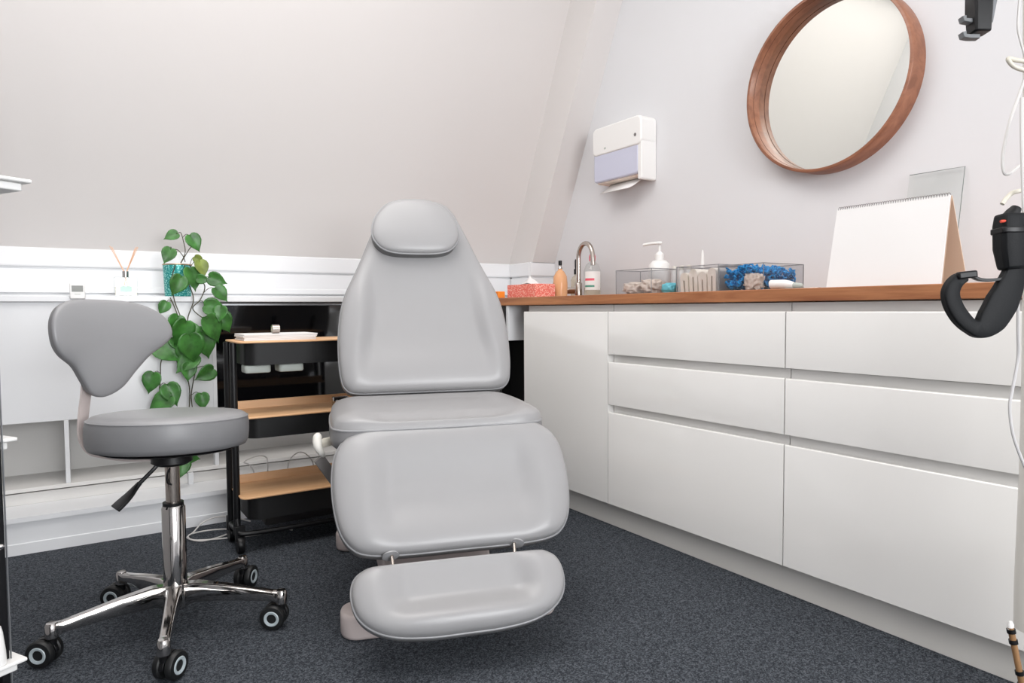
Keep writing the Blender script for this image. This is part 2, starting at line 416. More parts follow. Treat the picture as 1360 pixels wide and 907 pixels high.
# ------------------------------------------------------------------ treatment chair
ch = thing('treatment_chair', 'light grey padded treatment chair with headrest, leg rest and foot cushion on a beige base', 'chair', (0.985, 1.95, 0), rad(-17.5))
def plane(P, th):
    c_, s_ = math.cos(rad(th)), math.sin(rad(th))
    m = Matrix.Identity(4)
    for i, col in enumerate(((1, 0, 0), (0, c_, s_), (0, -s_, c_), P)):
        for k in range(3): m[k][i] = col[k]
    return m
def cushion(name, outline, mtx, T, D, extra=None, p=3.0, parent=None, mside=None, m=None, mpipe=None, bulge=0.008, pr=0.0032, rings=22):
    """padded cushion: outline (u,v); domed front of height T, side band of depth D"""
    pts = spline([(a, b, 0) for a, b in outline], 7, closed=True)
    n = len(pts); cu = sum(q.x for q in pts)/n; cv = sum(q.y for q in pts)/n
    mb = MB(); v = []
    for j in range(rings+1):
        s = 1-(j/rings)**1.35 if j < rings else 0
        for q in pts:
            u_, v_ = cu+(q.x-cu)*s, cv+(q.y-cv)*s
            h = T*(1-s**p)**(1/p)
            if extra: h += extra(u_, v_)*(1-s**6)
            v.append((u_, v_, h))
    f = [(j*n+i, j*n+(i+1) % n, (j+1)*n+(i+1) % n, (j+1)*n+i) for j in range(rings) for i in range(n)]
    front = MB().add(v, f).xf(mtx).build(name, m, parent, angle=180)
    v = []
    rows = [(1.0, 0), (1+bulge*0.8, -D*0.2), (1+bulge, -D*0.5), (1.0, -D*0.85), (0.97, -D), (0.4, -D-0.004)]
    for s, h in rows:
        for q in pts: v.append((cu+(q.x-cu)*s, cv+(q.y-cv)*s, h))
    f = [(j*n+i, (j+1)*n+i, (j+1)*n+(i+1) % n, j*n+(i+1) % n) for j in range(len(rows)-1) for i in range(n)]
    f.append(tuple(range((len(rows)-1)*n, len(rows)*n)))
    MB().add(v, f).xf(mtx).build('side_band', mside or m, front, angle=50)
    MB().tube([(q.x, q.y, 0.0005) for q in pts], pr, 8, closed=True).xf(mtx).build('piping', mpipe or M['piping'], front)
    return front
def mirror_outline(half):          # half: from bottom centre up the right side to top centre
    l = [(-a, b) for a, b in reversed(half) if a > 1e-4]
    return half+l
def smooth(a, b, x):
    t = max(0, min(1, (x-a)/(b-a))); return t*t*(3-2*t)
# backrest
back_half = [(0, -0.006), (0.15, -0.006), (0.25, -0.004), (0.287, 0.018), (0.300, 0.07), (0.304, 0.14), (0.302, 0.215), (0.291, 0.30), (0.272, 0.365), (0.247, 0.42),
             (0.212, 0.50), (0.180, 0.58), (0.155, 0.64), (0.130, 0.69), (0.09, 0.725), (0, 0.742)]
def back_extra(u, v):
    edge = 0.200+0.035*smooth(0.30, 0.05, v)
    w = smooth(0.52, 0.30, v)
    lo = 0.35+0.65*smooth(0.0, 0.20, v)
    return -0.036*w*lo*smooth(edge+0.032, edge-0.035, abs(u)) - 0.014*(1-w)
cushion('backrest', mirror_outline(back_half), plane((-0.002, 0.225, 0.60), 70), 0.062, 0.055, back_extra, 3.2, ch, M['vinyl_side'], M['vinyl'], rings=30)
# headrest
head_half = [(0, 0.0), (0.08, 0.004), (0.125, 0.021), (0.153, 0.058), (0.156, 0.100), (0.140, 0.148), (0.10, 0.195), (0.05, 0.214), (0, 0.218)]
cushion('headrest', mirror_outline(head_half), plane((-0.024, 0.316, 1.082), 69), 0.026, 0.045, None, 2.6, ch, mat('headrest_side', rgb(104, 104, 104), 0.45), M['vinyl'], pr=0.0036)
# seat
seat_half = [(0, -0.235), (0.17, -0.232), (0.26, -0.225), (0.302, -0.19), (0.314, -0.13), (0.316, 0.0), (0.311, 0.14), (0.295, 0.22), (0.24, 0.255), (0, 0.26)]
def seat_extra(u, v):
    return -0.020*smooth(0.27, 0.16, abs(u))*smooth(0.26, 0.10, v) - 0.026*smooth(-0.13, -0.225, v)*smooth(0.26, 0.12, abs(u))
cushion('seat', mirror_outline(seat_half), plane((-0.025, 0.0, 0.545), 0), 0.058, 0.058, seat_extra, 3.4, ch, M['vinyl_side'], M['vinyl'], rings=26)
# leg rest
leg_half = [(0, -0.345), (0.15, -0.345), (0.24, -0.338), (0.285, -0.318), (0.315, -0.27), (0.330, -0.19), (0.331, -0.11), (0.318, -0.05), (0.285, -0.01), (0.22, 0.012), (0, 0.016)]
def leg_extra(u, v):
    e = 0.215+0.045*smooth(-0.05, -0.33, v)*0
    w = smooth(0.0, -0.09, v)
    return -0.032*smooth(e+0.045, e-0.045, abs(u))*(0.35+0.65*smooth(-0.34, -0.20, v))*smooth(0.03, -0.17, v)
cushion('leg_rest', mirror_outline(leg_half), plane((-0.008, -0.198, 0.531), 57), 0.055, 0.05, leg_extra, 3.2, ch, M['vinyl_side'], M['vinyl'], rings=30)
# foot cushion
foot_half = [(0, -0.183), (0.09, -0.182), (0.17, -0.172), (0.225, -0.15), (0.26, -0.115), (0.273, -0.07), (0.268, -0.03), (0.245, -0.006), (0.20, 0.003), (0, 0.005)]
def foot_extra(u, v):
    return -0.042*smooth(0.225, 0.130, abs(u))*smooth(-0.155, -0.080, v)*(0.75+0.25*smooth(0.005, -0.08, v))
FP = plane((-0.028, -0.431, 0.228), 47)
cushion('foot_cushion', mirror_outline(foot_half), FP, 0.050, 0.032, foot_extra, 2.8, ch, M['vinyl_side'], M['vinyl'], rings=30)
# rods between the leg rest and the foot cushion
LPm = plane((-0.008, -0.198, 0.531), 57)
for s_, x in ((-1, -0.190), (1, 0.148)):
    a = LPm @ Vector((x, -0.300, 0.004)); b = FP @ Vector((x*0.86 if s_ < 0 else x, -0.05, -0.005))
    a2 = LPm @ Vector((x, -0.345, 0.008))
    MB().tube([a, b], 0.0045, 12).build('rod', M['steel'], ch)
    MB().lathe([(0.011, -0.002), (0.022, -0.001), (0.022, 0.003), (0.011, 0.005)], (0, 0, 0), 20).xf(Matrix.Translation(a2) @ (b-a2).to_track_quat('Z', 'Y').to_matrix().to_4x4()).build('rod_collar', M['piping'], ch)
# base
for y0_, y1_ in ((-0.335, -0.215), (0.36, 0.47)):
    MB().rounded_slab(rrect(-0.325, 0.285, y0_, y1_, 0.05, 8), 0.0, 0.068, 0.012).build('base_foot', M['beige'], ch, angle=60)
MB().box(-0.17, 0.13, -0.25, 0.40, 0.014, 0.06).build('base_beam', M['beige'], ch, bevel=0.008)
MB().prism([(-0.20, 0.05), (0.145, 0.05), (0.128, 0.185), (-0.195, 0.185)], 'Y', -0.10, 0.30).build('base_box', M['beige'], ch, bevel=0.008)
MB().box(-0.12, 0.08, 0.0, 0.2, 0.18, 0.44).build('lift_column', M['beige'], ch, bevel=0.012)
MB().box(-0.24, 0.24, -0.18, 0.22, 0.44, 0.487).build('seat_frame', M['blackmetal'], ch, bevel=0.006)
for x in (-0.13, 0.13): MB().tube([(x, 0.2, 0.47), (x, 0.31, 0.54), (x, 0.43, 0.85)], 0.014, 10).build('back_frame', M['blackmetal'], ch)
for x in (-0.13, 0.13): MB().tube([(x, -0.12, 0.46), (x, -0.20, 0.43), (x, -0.26, 0.28)], 0.013, 10).build('leg_frame', M['blackmetal'], ch)
box('seat_plate', M['offwhite'], ch, -0.245, -0.06, -0.235, -0.215, 0.520, 0.525)
# side bracket with release handle on the left
MB().tube(spline([(-0.30, -0.08, 0.495), (-0.335, -0.09, 0.497), (-0.375, -0.10, 0.492)], 5), 0.01, 10, flat=(0.012, 0.006)).build('handle_arm', M['cream'], ch)
MB().tube(spline([(-0.374, -0.09, 0.522), (-0.378, -0.10, 0.505), (-0.376, -0.11, 0.485), (-0.368, -0.11, 0.468), (-0.360, -0.10, 0.455)], 5), [0.004, 0.008, 0.011, 0.013, 0.0135, 0.0135, 0.0135, 0.0135, 0.013, 0.013, 0.012, 0.012, 0.011, 0.011, 0.010, 0.010, 0.009, 0.008, 0.007, 0.006, 0.005], 12).build('release_handle', M['offwhite'], ch)
MB().tube([(-0.375, -0.10, 0.45), (-0.30, -0.08, 0.33)], 0.013, 10, flat=(0.016, 0.008)).build('strut', mat('strut_grey', rgb(120, 116, 114), 0.4), ch)
MB().tube([(-0.30, -0.08, 0.34), (-0.2, -0.05, 0.45)], 0.010, 10).build('strut', M['blackmetal'], ch)

# ------------------------------------------------------------------ stool
st = thing('saddle_stool', 'grey upholstered stool with curved backrest and chrome five-arm base on castors', 'stool', (0.222, 2.06, 0))
SCx, SCy, SR = 0.004, 0.055, 0.203
# round seat
prof = []
dz = 0.024
seat_prof_top = [(0.0001, 0.578+dz), (0.10, 0.5775+dz), (0.16, 0.576+dz), (0.188, 0.572+dz), (0.198, 0.566+dz), (SR, 0.560+dz)]
ax = Vector((math.cos(yaw), -math.sin(yaw), 0))
TILT = Matrix.Translation((SCx, SCy, 0.57)) @ Matrix.Rotation(rad(-3.2), 4, ax) @ Matrix.Translation((-SCx, -SCy, -0.57))
MB().lathe(seat_prof_top, (SCx, SCy, 0), 72, cap=False).xf(TILT).build('seat', M['stool'], st, angle=60)
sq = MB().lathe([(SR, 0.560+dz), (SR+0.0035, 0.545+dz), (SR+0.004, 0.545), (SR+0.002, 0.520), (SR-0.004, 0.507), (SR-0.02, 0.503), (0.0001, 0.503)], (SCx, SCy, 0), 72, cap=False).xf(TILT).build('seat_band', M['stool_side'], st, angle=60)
MB().tube([(SCx+SR*math.cos(2*PI*i/80), SCy+SR*math.sin(2*PI*i/80), 0.5605+dz) for i in range(80)], 0.0022, 6, closed=True).xf(TILT).build('seam', M['stool'], sq)
MB().lathe([(0.0001, 0.5025), (0.165, 0.5025), (0.175, 0.498), (0.165, 0.494), (0.0001, 0.494)], (SCx, SCy, 0), 48, cap=False).xf(TILT).build('seat_base', M['black'], st)
MB().lathe([(0.05, 0.494), (0.052, 0.472), (0.04, 0.464), (0.034, 0.464)], (0, 0.0, 0), 32).build('mechanism', M['black'], st)
MB().lathe([(0.0185, 0.30), (0.0185, 0.465)], (0, 0, 0), 32).build('gas_lift', M['steel'], st)
MB().lathe([(0.026, 0.31), (0.0265, 0.355), (0.0265, 0.360), (0.019, 0.3605)], (0, 0, 0), 32).build('lift_collar', M['black'], st)
MB().lathe([(0.030, 0.07), (0.030, 0.345), (0.026, 0.352), (0.020, 0.352)], (0, 0, 0), 40).build('column', M['chrome'], st)
MB().lathe([(0.028, 0.065), (0.036, 0.072), (0.040, 0.10), (0.036, 0.128), (0.0305, 0.135)], (0, 0, 0), 40).build('hub', M['chrome'], st)
caster_dir = [57, -45, 57, -40, 57]
for k in range(5):
    A = rad(186+72*k); dx, dy = math.cos(A), math.sin(A)
    path = [Vector((dx*q, dy*q, z)) for q, z in ((0.02, 0.104), (0.06, 0.110), (0.13, 0.106), (0.21, 0.097), (0.262, 0.091), (0.288, 0.087))]
    fl = [(0.030, 0.020), (0.027, 0.0175), (0.022, 0.015), (0.017, 0.013), (0.014, 0.0125), (0.015, 0.0145)]
    arm = MB().tube(path, 0.01, flat=fl).build('leg', M['chrome'], st, bevel=0.003, seg=3)
    ex, ey = dx*0.286, dy*0.286
    MB().lathe([(0.012, 0.066), (0.016, 0.070), (0.0155, 0.10), (0.012, 0.106), (0.0001, 0.107)], (ex, ey, 0), 20).build('leg_tip', M['chrome'], arm)
    B = rad(caster_dir[k]); bx, by = math.cos(B), math.sin(B)   # axle direction
    cx, cy = ex-by*0.020, ey+bx*0.020
    ca = MB().lathe([(0.010, 0.056), (0.011, 0.07)], (ex, ey, 0), 16)
    ca.box(-0.012, 0.012, -0.026, 0.012, 0.042, 0.062)
    # housing
    hood = [(0.034*math.cos(rad(t)), 0.034+0.034*math.sin(rad(t))) for t in range(20, 181, 16)]
    hd = MB().prism(hood+[(-0.012, 0.034), (0.01, 0.04)], 'X', -0.006, 0.006)
    Tm = Matrix.Translation((cx, cy, 0)) @ Matrix.Rotation(B, 4, 'Z')
    hd.xf(Tm); ca2 = MB().lathe([(0.010, 0.050), (0.011, 0.07)], (ex, ey, 0), 16); ca2.add(hd.v, hd.f)
    cs = ca2.build('caster', M['black'], st, bevel=0.001)
    for sgn in (-1, 1):
        w = MB().lathe([(0.012, 0.007), (0.030, 0.007), (0.034, 0.011), (0.034, 0.022), (0.031, 0.026), (0.021, 0.027), (0.020, 0.024), (0.001, 0.024)] if sgn > 0 else
                       [(0.012, -0.007), (0.030, -0.007), (0.034, -0.011), (0.034, -0.022), (0.031, -0.026), (0.021, -0.027), (0.020, -0.024), (0.001, -0.024)], (0, 0, 0.0345), 32, axis='X')
        w.xf(Tm).build('wheel', M['tyre'], cs)
        MB().lathe([(0.013, 0.0245*sgn), (0.0135, 0.027*sgn), (0.019, 0.0285*sgn), (0.0215, 0.0265*sgn), (0.0205, 0.0235*sgn)], (0, 0, 0.0345), 28, axis='X', cap=False).xf(Tm).build('wheel_ring', M['hub'], cs)
# height lever
MB().tube(spline([(0.0, 0.0, 0.475), (-0.03, -0.01, 0.472), (-0.05, -0.015, 0.455), (-0.085, -0.03, 0.425)], 5), 0.0055, 8).build('lever', M['black'], st)
lv = spline([(-0.080, -0.028, 0.430), (-0.092, -0.032, 0.418), (-0.108, -0.04, 0.402), (-0.128, -0.047, 0.385), (-0.140, -0.05, 0.375)], 4)
wd = [0.006+0.019*smooth(0, 0.8, i/(len(lv)-1)) for i in range(len(lv))]
MB().tube(lv, 0.01, flat=[(0.005, w_) for w_ in wd]).build('lever_paddle', M['black'], st, bevel=0.002)
MB().tube(spline([(0.01, 0.0, 0.47), (-0.012, -0.02, 0.45), (-0.015, -0.02, 0.42), (0.0, -0.015, 0.41)], 5), 0.0025, 6).build('cable', M['black'], st)
# back support bar
bar = spline([(-0.02, 0.02, 0.480), (-0.09, 0.045, 0.480), (-0.15, 0.105, 0.486), (-0.182, 0.132, 0.497), (-0.200, 0.148, 0.53), (-0.201, 0.155, 0.58), (-0.192, 0.172, 0.65), (-0.185, 0.19, 0.72), (-0.178, 0.205, 0.76)], 6)
MB().tube(bar, 0.01, flat=(0.0035, 0.017), ref=None).build('back_bar', M['beige'], st)
# curved backrest pad
bn = Vector((0.5, -0.86, 0.12)).normalized(); bl = Vector((0, 0, 1)).cross(bn).normalized(); bv = bn.cross(bl)
bm4 = Matrix.Identity(4)
for i, cc in enumerate((bl, bv, bn, Vector((-0.159, 0.157, 0.78)))):
    for k in range(3): bm4[k][i] = cc[k]
pad = [(-0.135, 0.06), (-0.125, 0.092), (-0.102, 0.118), (-0.059, 0.134), (0.012, 0.137), (0.087, 0.133), (0.148, 0.118), (0.196, 0.088), (0.216, 0.05), (0.213, 0.02), (0.187, -0.004),
       (0.146, -0.031), (0.1, -0.075), (0.065, -0.112), (0.028, -0.132), (-0.004, -0.136), (-0.033, -0.121), (-0.056, -0.083), (-0.078, -0.046), (-0.116, -0.014), (-0.133, 0.018)]
pts = spline([(a, b, 0) for a, b in pad], 5, closed=True); n = len(pts)
cu, cv = 0.02, 0.03
def curve_in(u, v): return 1.1*(u-0.04)**2*(0.6 if u > 0.04 else 1.0) - 0.35*(v-0.03)**2
v = []; R_ = 16
for j in range(R_+1):
    s = math.cos(j/R_*PI/2) if j < R_ else 0
    for q in pts:
        u_, v_ = cu+(q.x-cu)*s, cv+(q.y-cv)*s
        v.append((u_, v_, 0.024*(1-s**2.6)**(1/2.6)+curve_in(u_, v_)))
f = [(j*n+i, j*n+(i+1) % n, (j+1)*n+(i+1) % n, (j+1)*n+i) for j in range(R_) for i in range(n)]
bp_ = MB().add(v, f).xf(bm4).build('backrest', M['stool'], st, angle=180)
v = []
rows = [(1.0, 0), (0.995, -0.010), (0.975, -0.022), (0.93, -0.030), (0.5, -0.034)]
for s, h in rows:
    for q in pts:
        u_, v_ = cu+(q.x-cu)*s, cv+(q.y-cv)*s
        v.append((u_, v_, h+curve_in(u_, v_)))
f = [(j*n+i, (j+1)*n+i, (j+1)*n+(i+1) % n, j*n+(i+1) % n) for j in range(len(rows)-1) for i in range(n)]
f.append(tuple(range((len(rows)-1)*n, len(rows)*n)))
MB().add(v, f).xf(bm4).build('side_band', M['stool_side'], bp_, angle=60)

# ------------------------------------------------------------------ trolley behind the chair
tr = thing('utility_trolley', 'black three-tier trolley with pale wooden trays beside the treatment chair', 'trolley', (0.495, 2.55, 0))
TW, TD = 0.66, 0.255
for zt, zb in ((0.772, 0.685), (0.500, 0.42), (0.210, 0.122)):
    o = rrect(0.028, TW-0.028, 0.008, TD-0.01, 0.045, 6); i_ = rrect(0.033, TW-0.033, 0.013, TD-0.015, 0.042, 6); n = len(o)
    vv = [(p[0], p[1], zb) for p in o]+[(p[0], p[1], zt-0.007) for p in o]+[(p[0], p[1], zt-0.007) for p in i_]+[(p[0], p[1], zb+0.006) for p in i_]
    ff = [(j*n+k, j*n+(k+1) % n, (j+1)*n+(k+1) % n, (j+1)*n+k) for j in range(3) for k in range(n)]+[tuple(range(n)), tuple(range(3*n, 4*n))]
    b = MB().add(vv, ff).build('bin', M['bin'], tr, angle=50)
    # wooden tray: flat floor, upturned back lip
    MB().rounded_slab(rrect(0.0, TW, 0.0, TD, 0.03, 6), zt-0.007, zt, 0.002).build('tray', M['birch'], tr, angle=60)
    if zt < 0.7:
        MB().prism([(TD-0.012, zt-0.002), (TD-0.004, zt+0.030), (TD+0.001, zt+0.030), (TD-0.005, zt-0.002)], 'X', 0.02, TW-0.02).build('tray_lip', M['birch'], tr, bevel=0.001)
for x in (-0.004, TW+0.004):
    MB().tube(spline([(x, 0.07, 0.765), (x, 0.07, 0.12), (x, 0.09, 0.085), (x, 0.16, 0.080), (x, 0.185, 0.12), (x, 0.185, 0.765)], 6), 0.0125, 12).build('side_frame', M['blackmetal'], tr)
MB().tube(spline([(-0.004, 0.07, 0.13), (-0.001, 0.05, 0.085), (0.03, 0.035, 0.070), (TW/2, 0.03, 0.068), (TW-0.03, 0.035, 0.070), (TW+0.001, 0.05, 0.085), (TW+0.004, 0.07, 0.13)], 7), 0.0095, 12).build('lower_bar', M['blackmetal'], tr)
for x in (0.0, TW):
    for y in (0.045, 0.205):
        w = MB().lathe([(0.012, -0.012), (0.03, -0.012), (0.032, -0.009), (0.032, 0.009), (0.03, 0.012), (0.012, 0.012)], (x, y, 0.032), 24, axis='X').box(x-0.017, x+0.017, y-0.008, y+0.008, 0.045, 0.10)
        w.build('caster', M['black'], tr, bevel=0.001)
TX, TY = 0.47, 2.55
# things on the trolley
ps = thing('paper_stack', 'flat stack of white paper lying on the top tray of the trolley', 'paper', (0.66, 2.66, 0.772))
random.seed(3)
for k in range(4):
    w = MB().box(-0.135+random.uniform(-.004, .004), 0.125+random.uniform(-.01, .004), -0.08, 0.09, 0.0002+k*0.006, 0.0058+k*0.006)
    w.xf(Matrix.Rotation(random.uniform(-.03, .03), 4, 'Z')).build('pad', M['paper'], ps, bevel=0.001)
tp = thing('tape_roll', 'small roll of clear tape standing on the white paper stack', 'tape', (0.645, 2.63, 0.796))
MB().lathe([(0.010, -0.013), (0.016, -0.013), (0.016, 0.013), (0.010, 0.013), (0.010, -0.013)], (0, 0, 0.0165), 28, axis='X', cap=False).build('tape', M['steel'], tp)
MB().lathe([(0.008, -0.012), (0.0098, -0.012), (0.0098, 0.012), (0.008, 0.012), (0.008, -0.012)], (0, 0, 0.0165), 24, axis='X', cap=False).build('core', M['cream'], tp)
for x, lab in ((0.57, 'pale grey plastic tray under the trolley top bin, nearer the trolley end'), (0.69, 'pale grey plastic tray under the trolley top bin, nearer the treatment chair')):
    t = MB().rounded_slab(rrect(-0.046, 0.046, -0.04, 0.04, 0.015, 5), 0.0, 0.030, 0.006).build('plastic_tray', M['greytray'], None)
    t.location = (x, 2.62, 0.6545); tag(t, lab, 'tray', 'pale trays under the top bin')
cb = thing('chrome_clip_box', 'small chrome hinge block with round screws on the middle trolley tray', 'metal clip', (0.905, 2.68, 0.500))
MB().box(-0.032, 0.032, -0.01, 0.01, 0, 0.034).build('block', M['chrome'], cb, bevel=0.003)
for x in (-0.014, 0.012):
    MB().lathe([(0.008, 0), (0.008, -0.004), (0.005, -0.006), (0.0001, -0.006)], (x, -0.0105, 0.014), 16, axis='Y').build('screw', M['white'], cb)
bg = thing('gift_bag', 'dark grey paper bag with white string handles standing behind the bottom trolley tray', 'bag', (0.80, 2.91, 0))
MB().prism([(-0.15, 0.0), (0.15, 0.0), (0.155, 0.175), (-0.155, 0.175)], 'Y', -0.035, 0.035)  .build('bag_body', mat('dark_paper', rgb(52, 50, 50), 0.8), bg, bevel=0.002)
for pts_ in (((-0.128, 0.12), (-0.132, 0.20), (-0.150, 0.255), (-0.175, 0.275), (-0.128, 0.292), (-0.092, 0.285), (-0.084, 0.25), (-0.090, 0.12)),
             ((0.000, 0.12), (-0.004, 0.21), (0.006, 0.262), (0.045, 0.288), (0.080, 0.270), (0.104, 0.225), (0.108, 0.12))):
    MB().tube(spline([(x-0.055, -0.036-0.004, z) for x, z in pts_], 7), 0.0024, 8).build('handle', M['cord'], bg)
# floor cable
wc = MB().tube(spline([(0.60, 2.93, 0.012), (0.50, 2.93, 0.05), (0.43, 2.955, 0.035), (0.385, 2.93, 0.006), (0.355, 2.87, 0.005), (0.40, 2.80, 0.005), (0.49, 2.83, 0.005), (0.52, 2.88, 0.006),
                      (0.44, 2.90, 0.012), (0.365, 2.885, 0.012), (0.37, 2.83, 0.006), (0.46, 2.79, 0.005), (0.60, 2.76, 0.005), (0.68, 2.80, 0.005), (0.72, 2.74, 0.005)], 10), 0.0028, 8).build('power_cable', M['cord'], None)
tag(wc, 'thin white cable looped on the carpet by the left end of the trolley', 'cable')

# ------------------------------------------------------------------ things on the ledge
pp = thing('potted_pothos', 'trailing green pothos in a turquoise sequinned pot on the white ledge', 'plant', (0.396, 3.27, 0.944))
MB().lathe([(0.050, 0), (0.052, 0.003), (0.057, 0.136), (0.054, 0.136), (0.050, 0.11), (0.001, 0.11)], (0, 0, 0), 48).build('pot', M['pot'], pp)
MB().tube([(0.0565*math.cos(2*PI*i/48), 0.0565*math.sin(2*PI*i/48), 0.137) for i in range(48)], 0.0028, 8, closed=True).build('rim', M['gold'], pp)
MB().lathe([(0.0001, 0.128), (0.03, 0.126), (0.0525, 0.120), (0.0525, 0.112)], (0, 0, 0), 32, cap=False).build('soil', M['soil'], pp)
# leaves: (px-like layout on the wall in metres: x, height, length, direction of the tip in degrees, forward offset)
def WP(px, py, Y=3.13):           # a point of the hanging vine at distance Y from its place in the view
    d = F+Rv*((px-680)/f_px)-Uv*((py-453.5)/f_px); t = Y/d.y
    return Vector((d.x*t, Y, CH+d.z*t))
LS = []
for cx, cy, ln, ang, ol, yy in ((193, 78, 50, 155, 0, 3.24), (297, 108, 66, 62, 0, 3.22), (178, 165, 60, 115, 0, 3.22), (316, 186, 40, 40, 1, 3.2), (330, 222, 62, 75, 1, 3.17), (290, 268, 84, 78, 0, 3.17),
                                (220, 298, 76, 115, 0, 3.15), (335, 272, 44, 8, 0, 3.15), (398, 275, 66, 22, 0, 3.14), (415, 337, 66, 50, 0, 3.13), (158, 398, 50, 120, 0, 3.15), (388, 398, 80, 12, 0, 3.12),
                                (378, 492, 108, 62, 0, 3.10), (428, 462, 84, 62, 0, 3.13), (412, 425, 60, 100, 0, 3.10), (210, 476, 76, 110, 0, 3.13), (238, 508, 96, 112, 0, 3.11), (298, 492, 50, 5, 0, 3.12),
                                (285, 578, 108, 82, 0, 3.09), (345, 562, 100, 75, 0, 3.11), (180, 595, 104, 35, 0, 3.14), (250, 605, 66, 90, 0, 3.13), (262, 645, 90, 140, 0, 3.12), (270, 684, 66, 95, 0, 3.11),
                                (345, 695, 74, 150, 0, 3.12), (103, 732, 76, 105, 0, 3.14), (196, 785, 84, 70, 0, 3.12), (147, 822, 88, 150, 0, 3.12), (332, 815, 62, 85, 0, 3.13),
                                (330, 520, 60, 120, 0, 3.14), (222, 560, 60, 60, 0, 3.14), (272, 950, 70, 20, 0, 3.13), (240, 1000, 80, 110, 0, 3.12)):
    LS.append((WP(170+cx/3.36, 290+cy/3.36, yy), ln/3.36/f_px*(yy/0.93)*1.0, ang, ol))
LS[-2] = (WP(252, 607, 3.13), 0.075, 20, 0); LS[-1] = (WP(240, 622, 3.12), 0.085, 105, 0)
inv = Matrix.Translation(-Vector(pp.location))
nodes = []
vines = [[(233, 352), (228, 372), (232, 400), (243, 430), (246, 462), (247, 490), (252, 520), (250, 560), (248, 600), (246, 612)],
         [(245, 352), (250, 375), (257, 398), (249, 425), (252, 455), (262, 478), (258, 500), (254, 525), (256, 545)],
         [(252, 352), (262, 368), (272, 380), (266, 398), (256, 410), (272, 424), (286, 430)],
         [(226, 395), (236, 420), (238, 450), (232, 470), (240, 490)],
         [(222, 465), (214, 480), (213, 500), (212, 525), (216, 545)]]
stm = MB()
for vi in vines:
    P = [WP(x, y, 3.20 if y < 386 else 3.155) for x, y in vi]
    S = spline(P, 6); nodes += S
    stm.tube(S, 0.0022, 6)
for top in (((240, 349), (246, 335), (243, 318), (240, 309), (236, 310)), ((246, 348), (243, 340), (236, 332), (228, 331)), ((240, 350), (247, 338), (252, 330), (255, 327))):
    S = spline([WP(x, y, 3.25) for x, y in top], 5); stm.tube(S, 0.0017, 6); nodes += S
lf = {0: MB(), 1: MB()}
random.seed(11)
for (c_, L, ang, ol) in LS:
    # heart-shaped leaf blade in a local frame: tip direction in the X-Z plane
    a = rad(ang); tip = Vector((math.cos(a), 0, -math.sin(a)))
    tilt = random.uniform(-0.5, 0.35); nrm = Vector((random.uniform(-0.35, 0.35), -1, random.uniform(-0.1, 0.5))).normalized()
    tip = (tip+Vector((0, tilt*0.5, 0))).normalized(); side = tip.cross(nrm).normalized(); nrm = side.cross(tip).normalized()
    W = L*0.44
    prof = [(-0.50, 0.0), (-0.56, 0.30), (-0.52, 0.62), (-0.40, 0.88), (-0.22, 1.0), (0.0, 0.93), (0.2, 0.66), (0.36, 0.36), (0.48, 0.12), (0.60, 0.0)]
    vv = []; ff = []; K = 4
    for t, w in prof:
        for k in range(-K, K+1):
            q = k/K
            tt = t if abs(q) > 0.01 or t > -0.5 else t
            back = 0.10*(1-abs(q)*1.0) if t < -0.45 else 0
            h = 0.10*L*(abs(q)**1.3)*w - 0.16*L*max(0, t)**1.5*1.6 + 0.01*L*math.sin(6*t+3*q)
            vv.append(c_+tip*((tt+back)*L)+side*(q*w*W)+nrm*h)
    m_ = 2*K+1
    for j in range(len(prof)-1):
        for k in range(2*K): ff.append((j*m_+k, j*m_+k+1, (j+1)*m_+k+1, (j+1)*m_+k))
    lf[ol].add(vv, ff)
    base = c_-tip*(0.40*L)
    nd = min(nodes, key=lambda q: (q-base).length)
    mid = (base+nd)/2+Vector((0, 0.006, 0.012))
    stm.tube(spline([nd, mid, base+nrm*0.001], 4), 0.0013, 5)
stm.xf(inv).build('stems', M['stem'], pp)
for k, nm in ((0, 'leaves'), (1, 'olive_leaves')):
    o = lf[k].xf(inv).build(nm, M['leaf'] if k == 0 else M['leaf2'], pp, angle=180)
    s_ = o.modifiers.new('thickness', 'SOLIDIFY'); s_.thickness = 0.0006
    if k: o['label'] = 'yellowing olive leaves'
# reed diffuser
rd = thing('reed_diffuser', 'square glass reed diffuser with thin rattan sticks on the white ledge', 'diffuser', (0.199, 3.26, 0.944))
sqb = MB().box(-0.043, 0.043, -0.022, 0.022, 0, 0.080).build('bottle', M['glass'], rd, bevel=0.004)
MB().box(-0.039, 0.039, -0.018, 0.018, 0.005, 0.04).build('oil', M['oil'], rd, bevel=0.003)
MB().box(-0.022, 0.020, -0.0228, -0.0222, 0.018, 0.042).build('bottle_label', mat('pale_teal_label', rgb(196, 226, 216), 0.5), rd)
MB().lathe([(0.012, 0.079), (0.0125, 0.104), (0.006, 0.104)], (0, 0, 0), 24).build('collar', M['chrome'], rd)
for x0, x1, z1, y in ((-0.004, -0.053, 0.206, 0.0), (-0.003, -0.045, 0.204, 0.006), (0.003, 0.038, 0.200, 0.0), (0.004, 0.048, 0.206, -0.004), (0.005, 0.044, 0.208, 0.008)):
    MB().tube([(x0-(x1-x0)*0.35, y*0.2, 0.02), (x0, 0, 0.10), (x1, y*2, z1)], 0.0015, 6).build('reed', M['reed'], rd)
# thermometer
th = thing('room_thermometer', 'small white room thermometer with a grey display on the ledge front', 'thermometer', (0.028, YC-0.014, 0.932))
MB().box(-0.026, 0.026, -0.008, 0.0095, 0, 0.062).build('case', M['white'], th, bevel=0.003)
MB().box(-0.019, 0.019, -0.0088, -0.0078, 0.028, 0.052).build('display', M['lcd'], th)
MB().box(-0.010, 0.010, -0.0086, -0.0078, 0.018, 0.020).build('caption', M['greytray'], th)

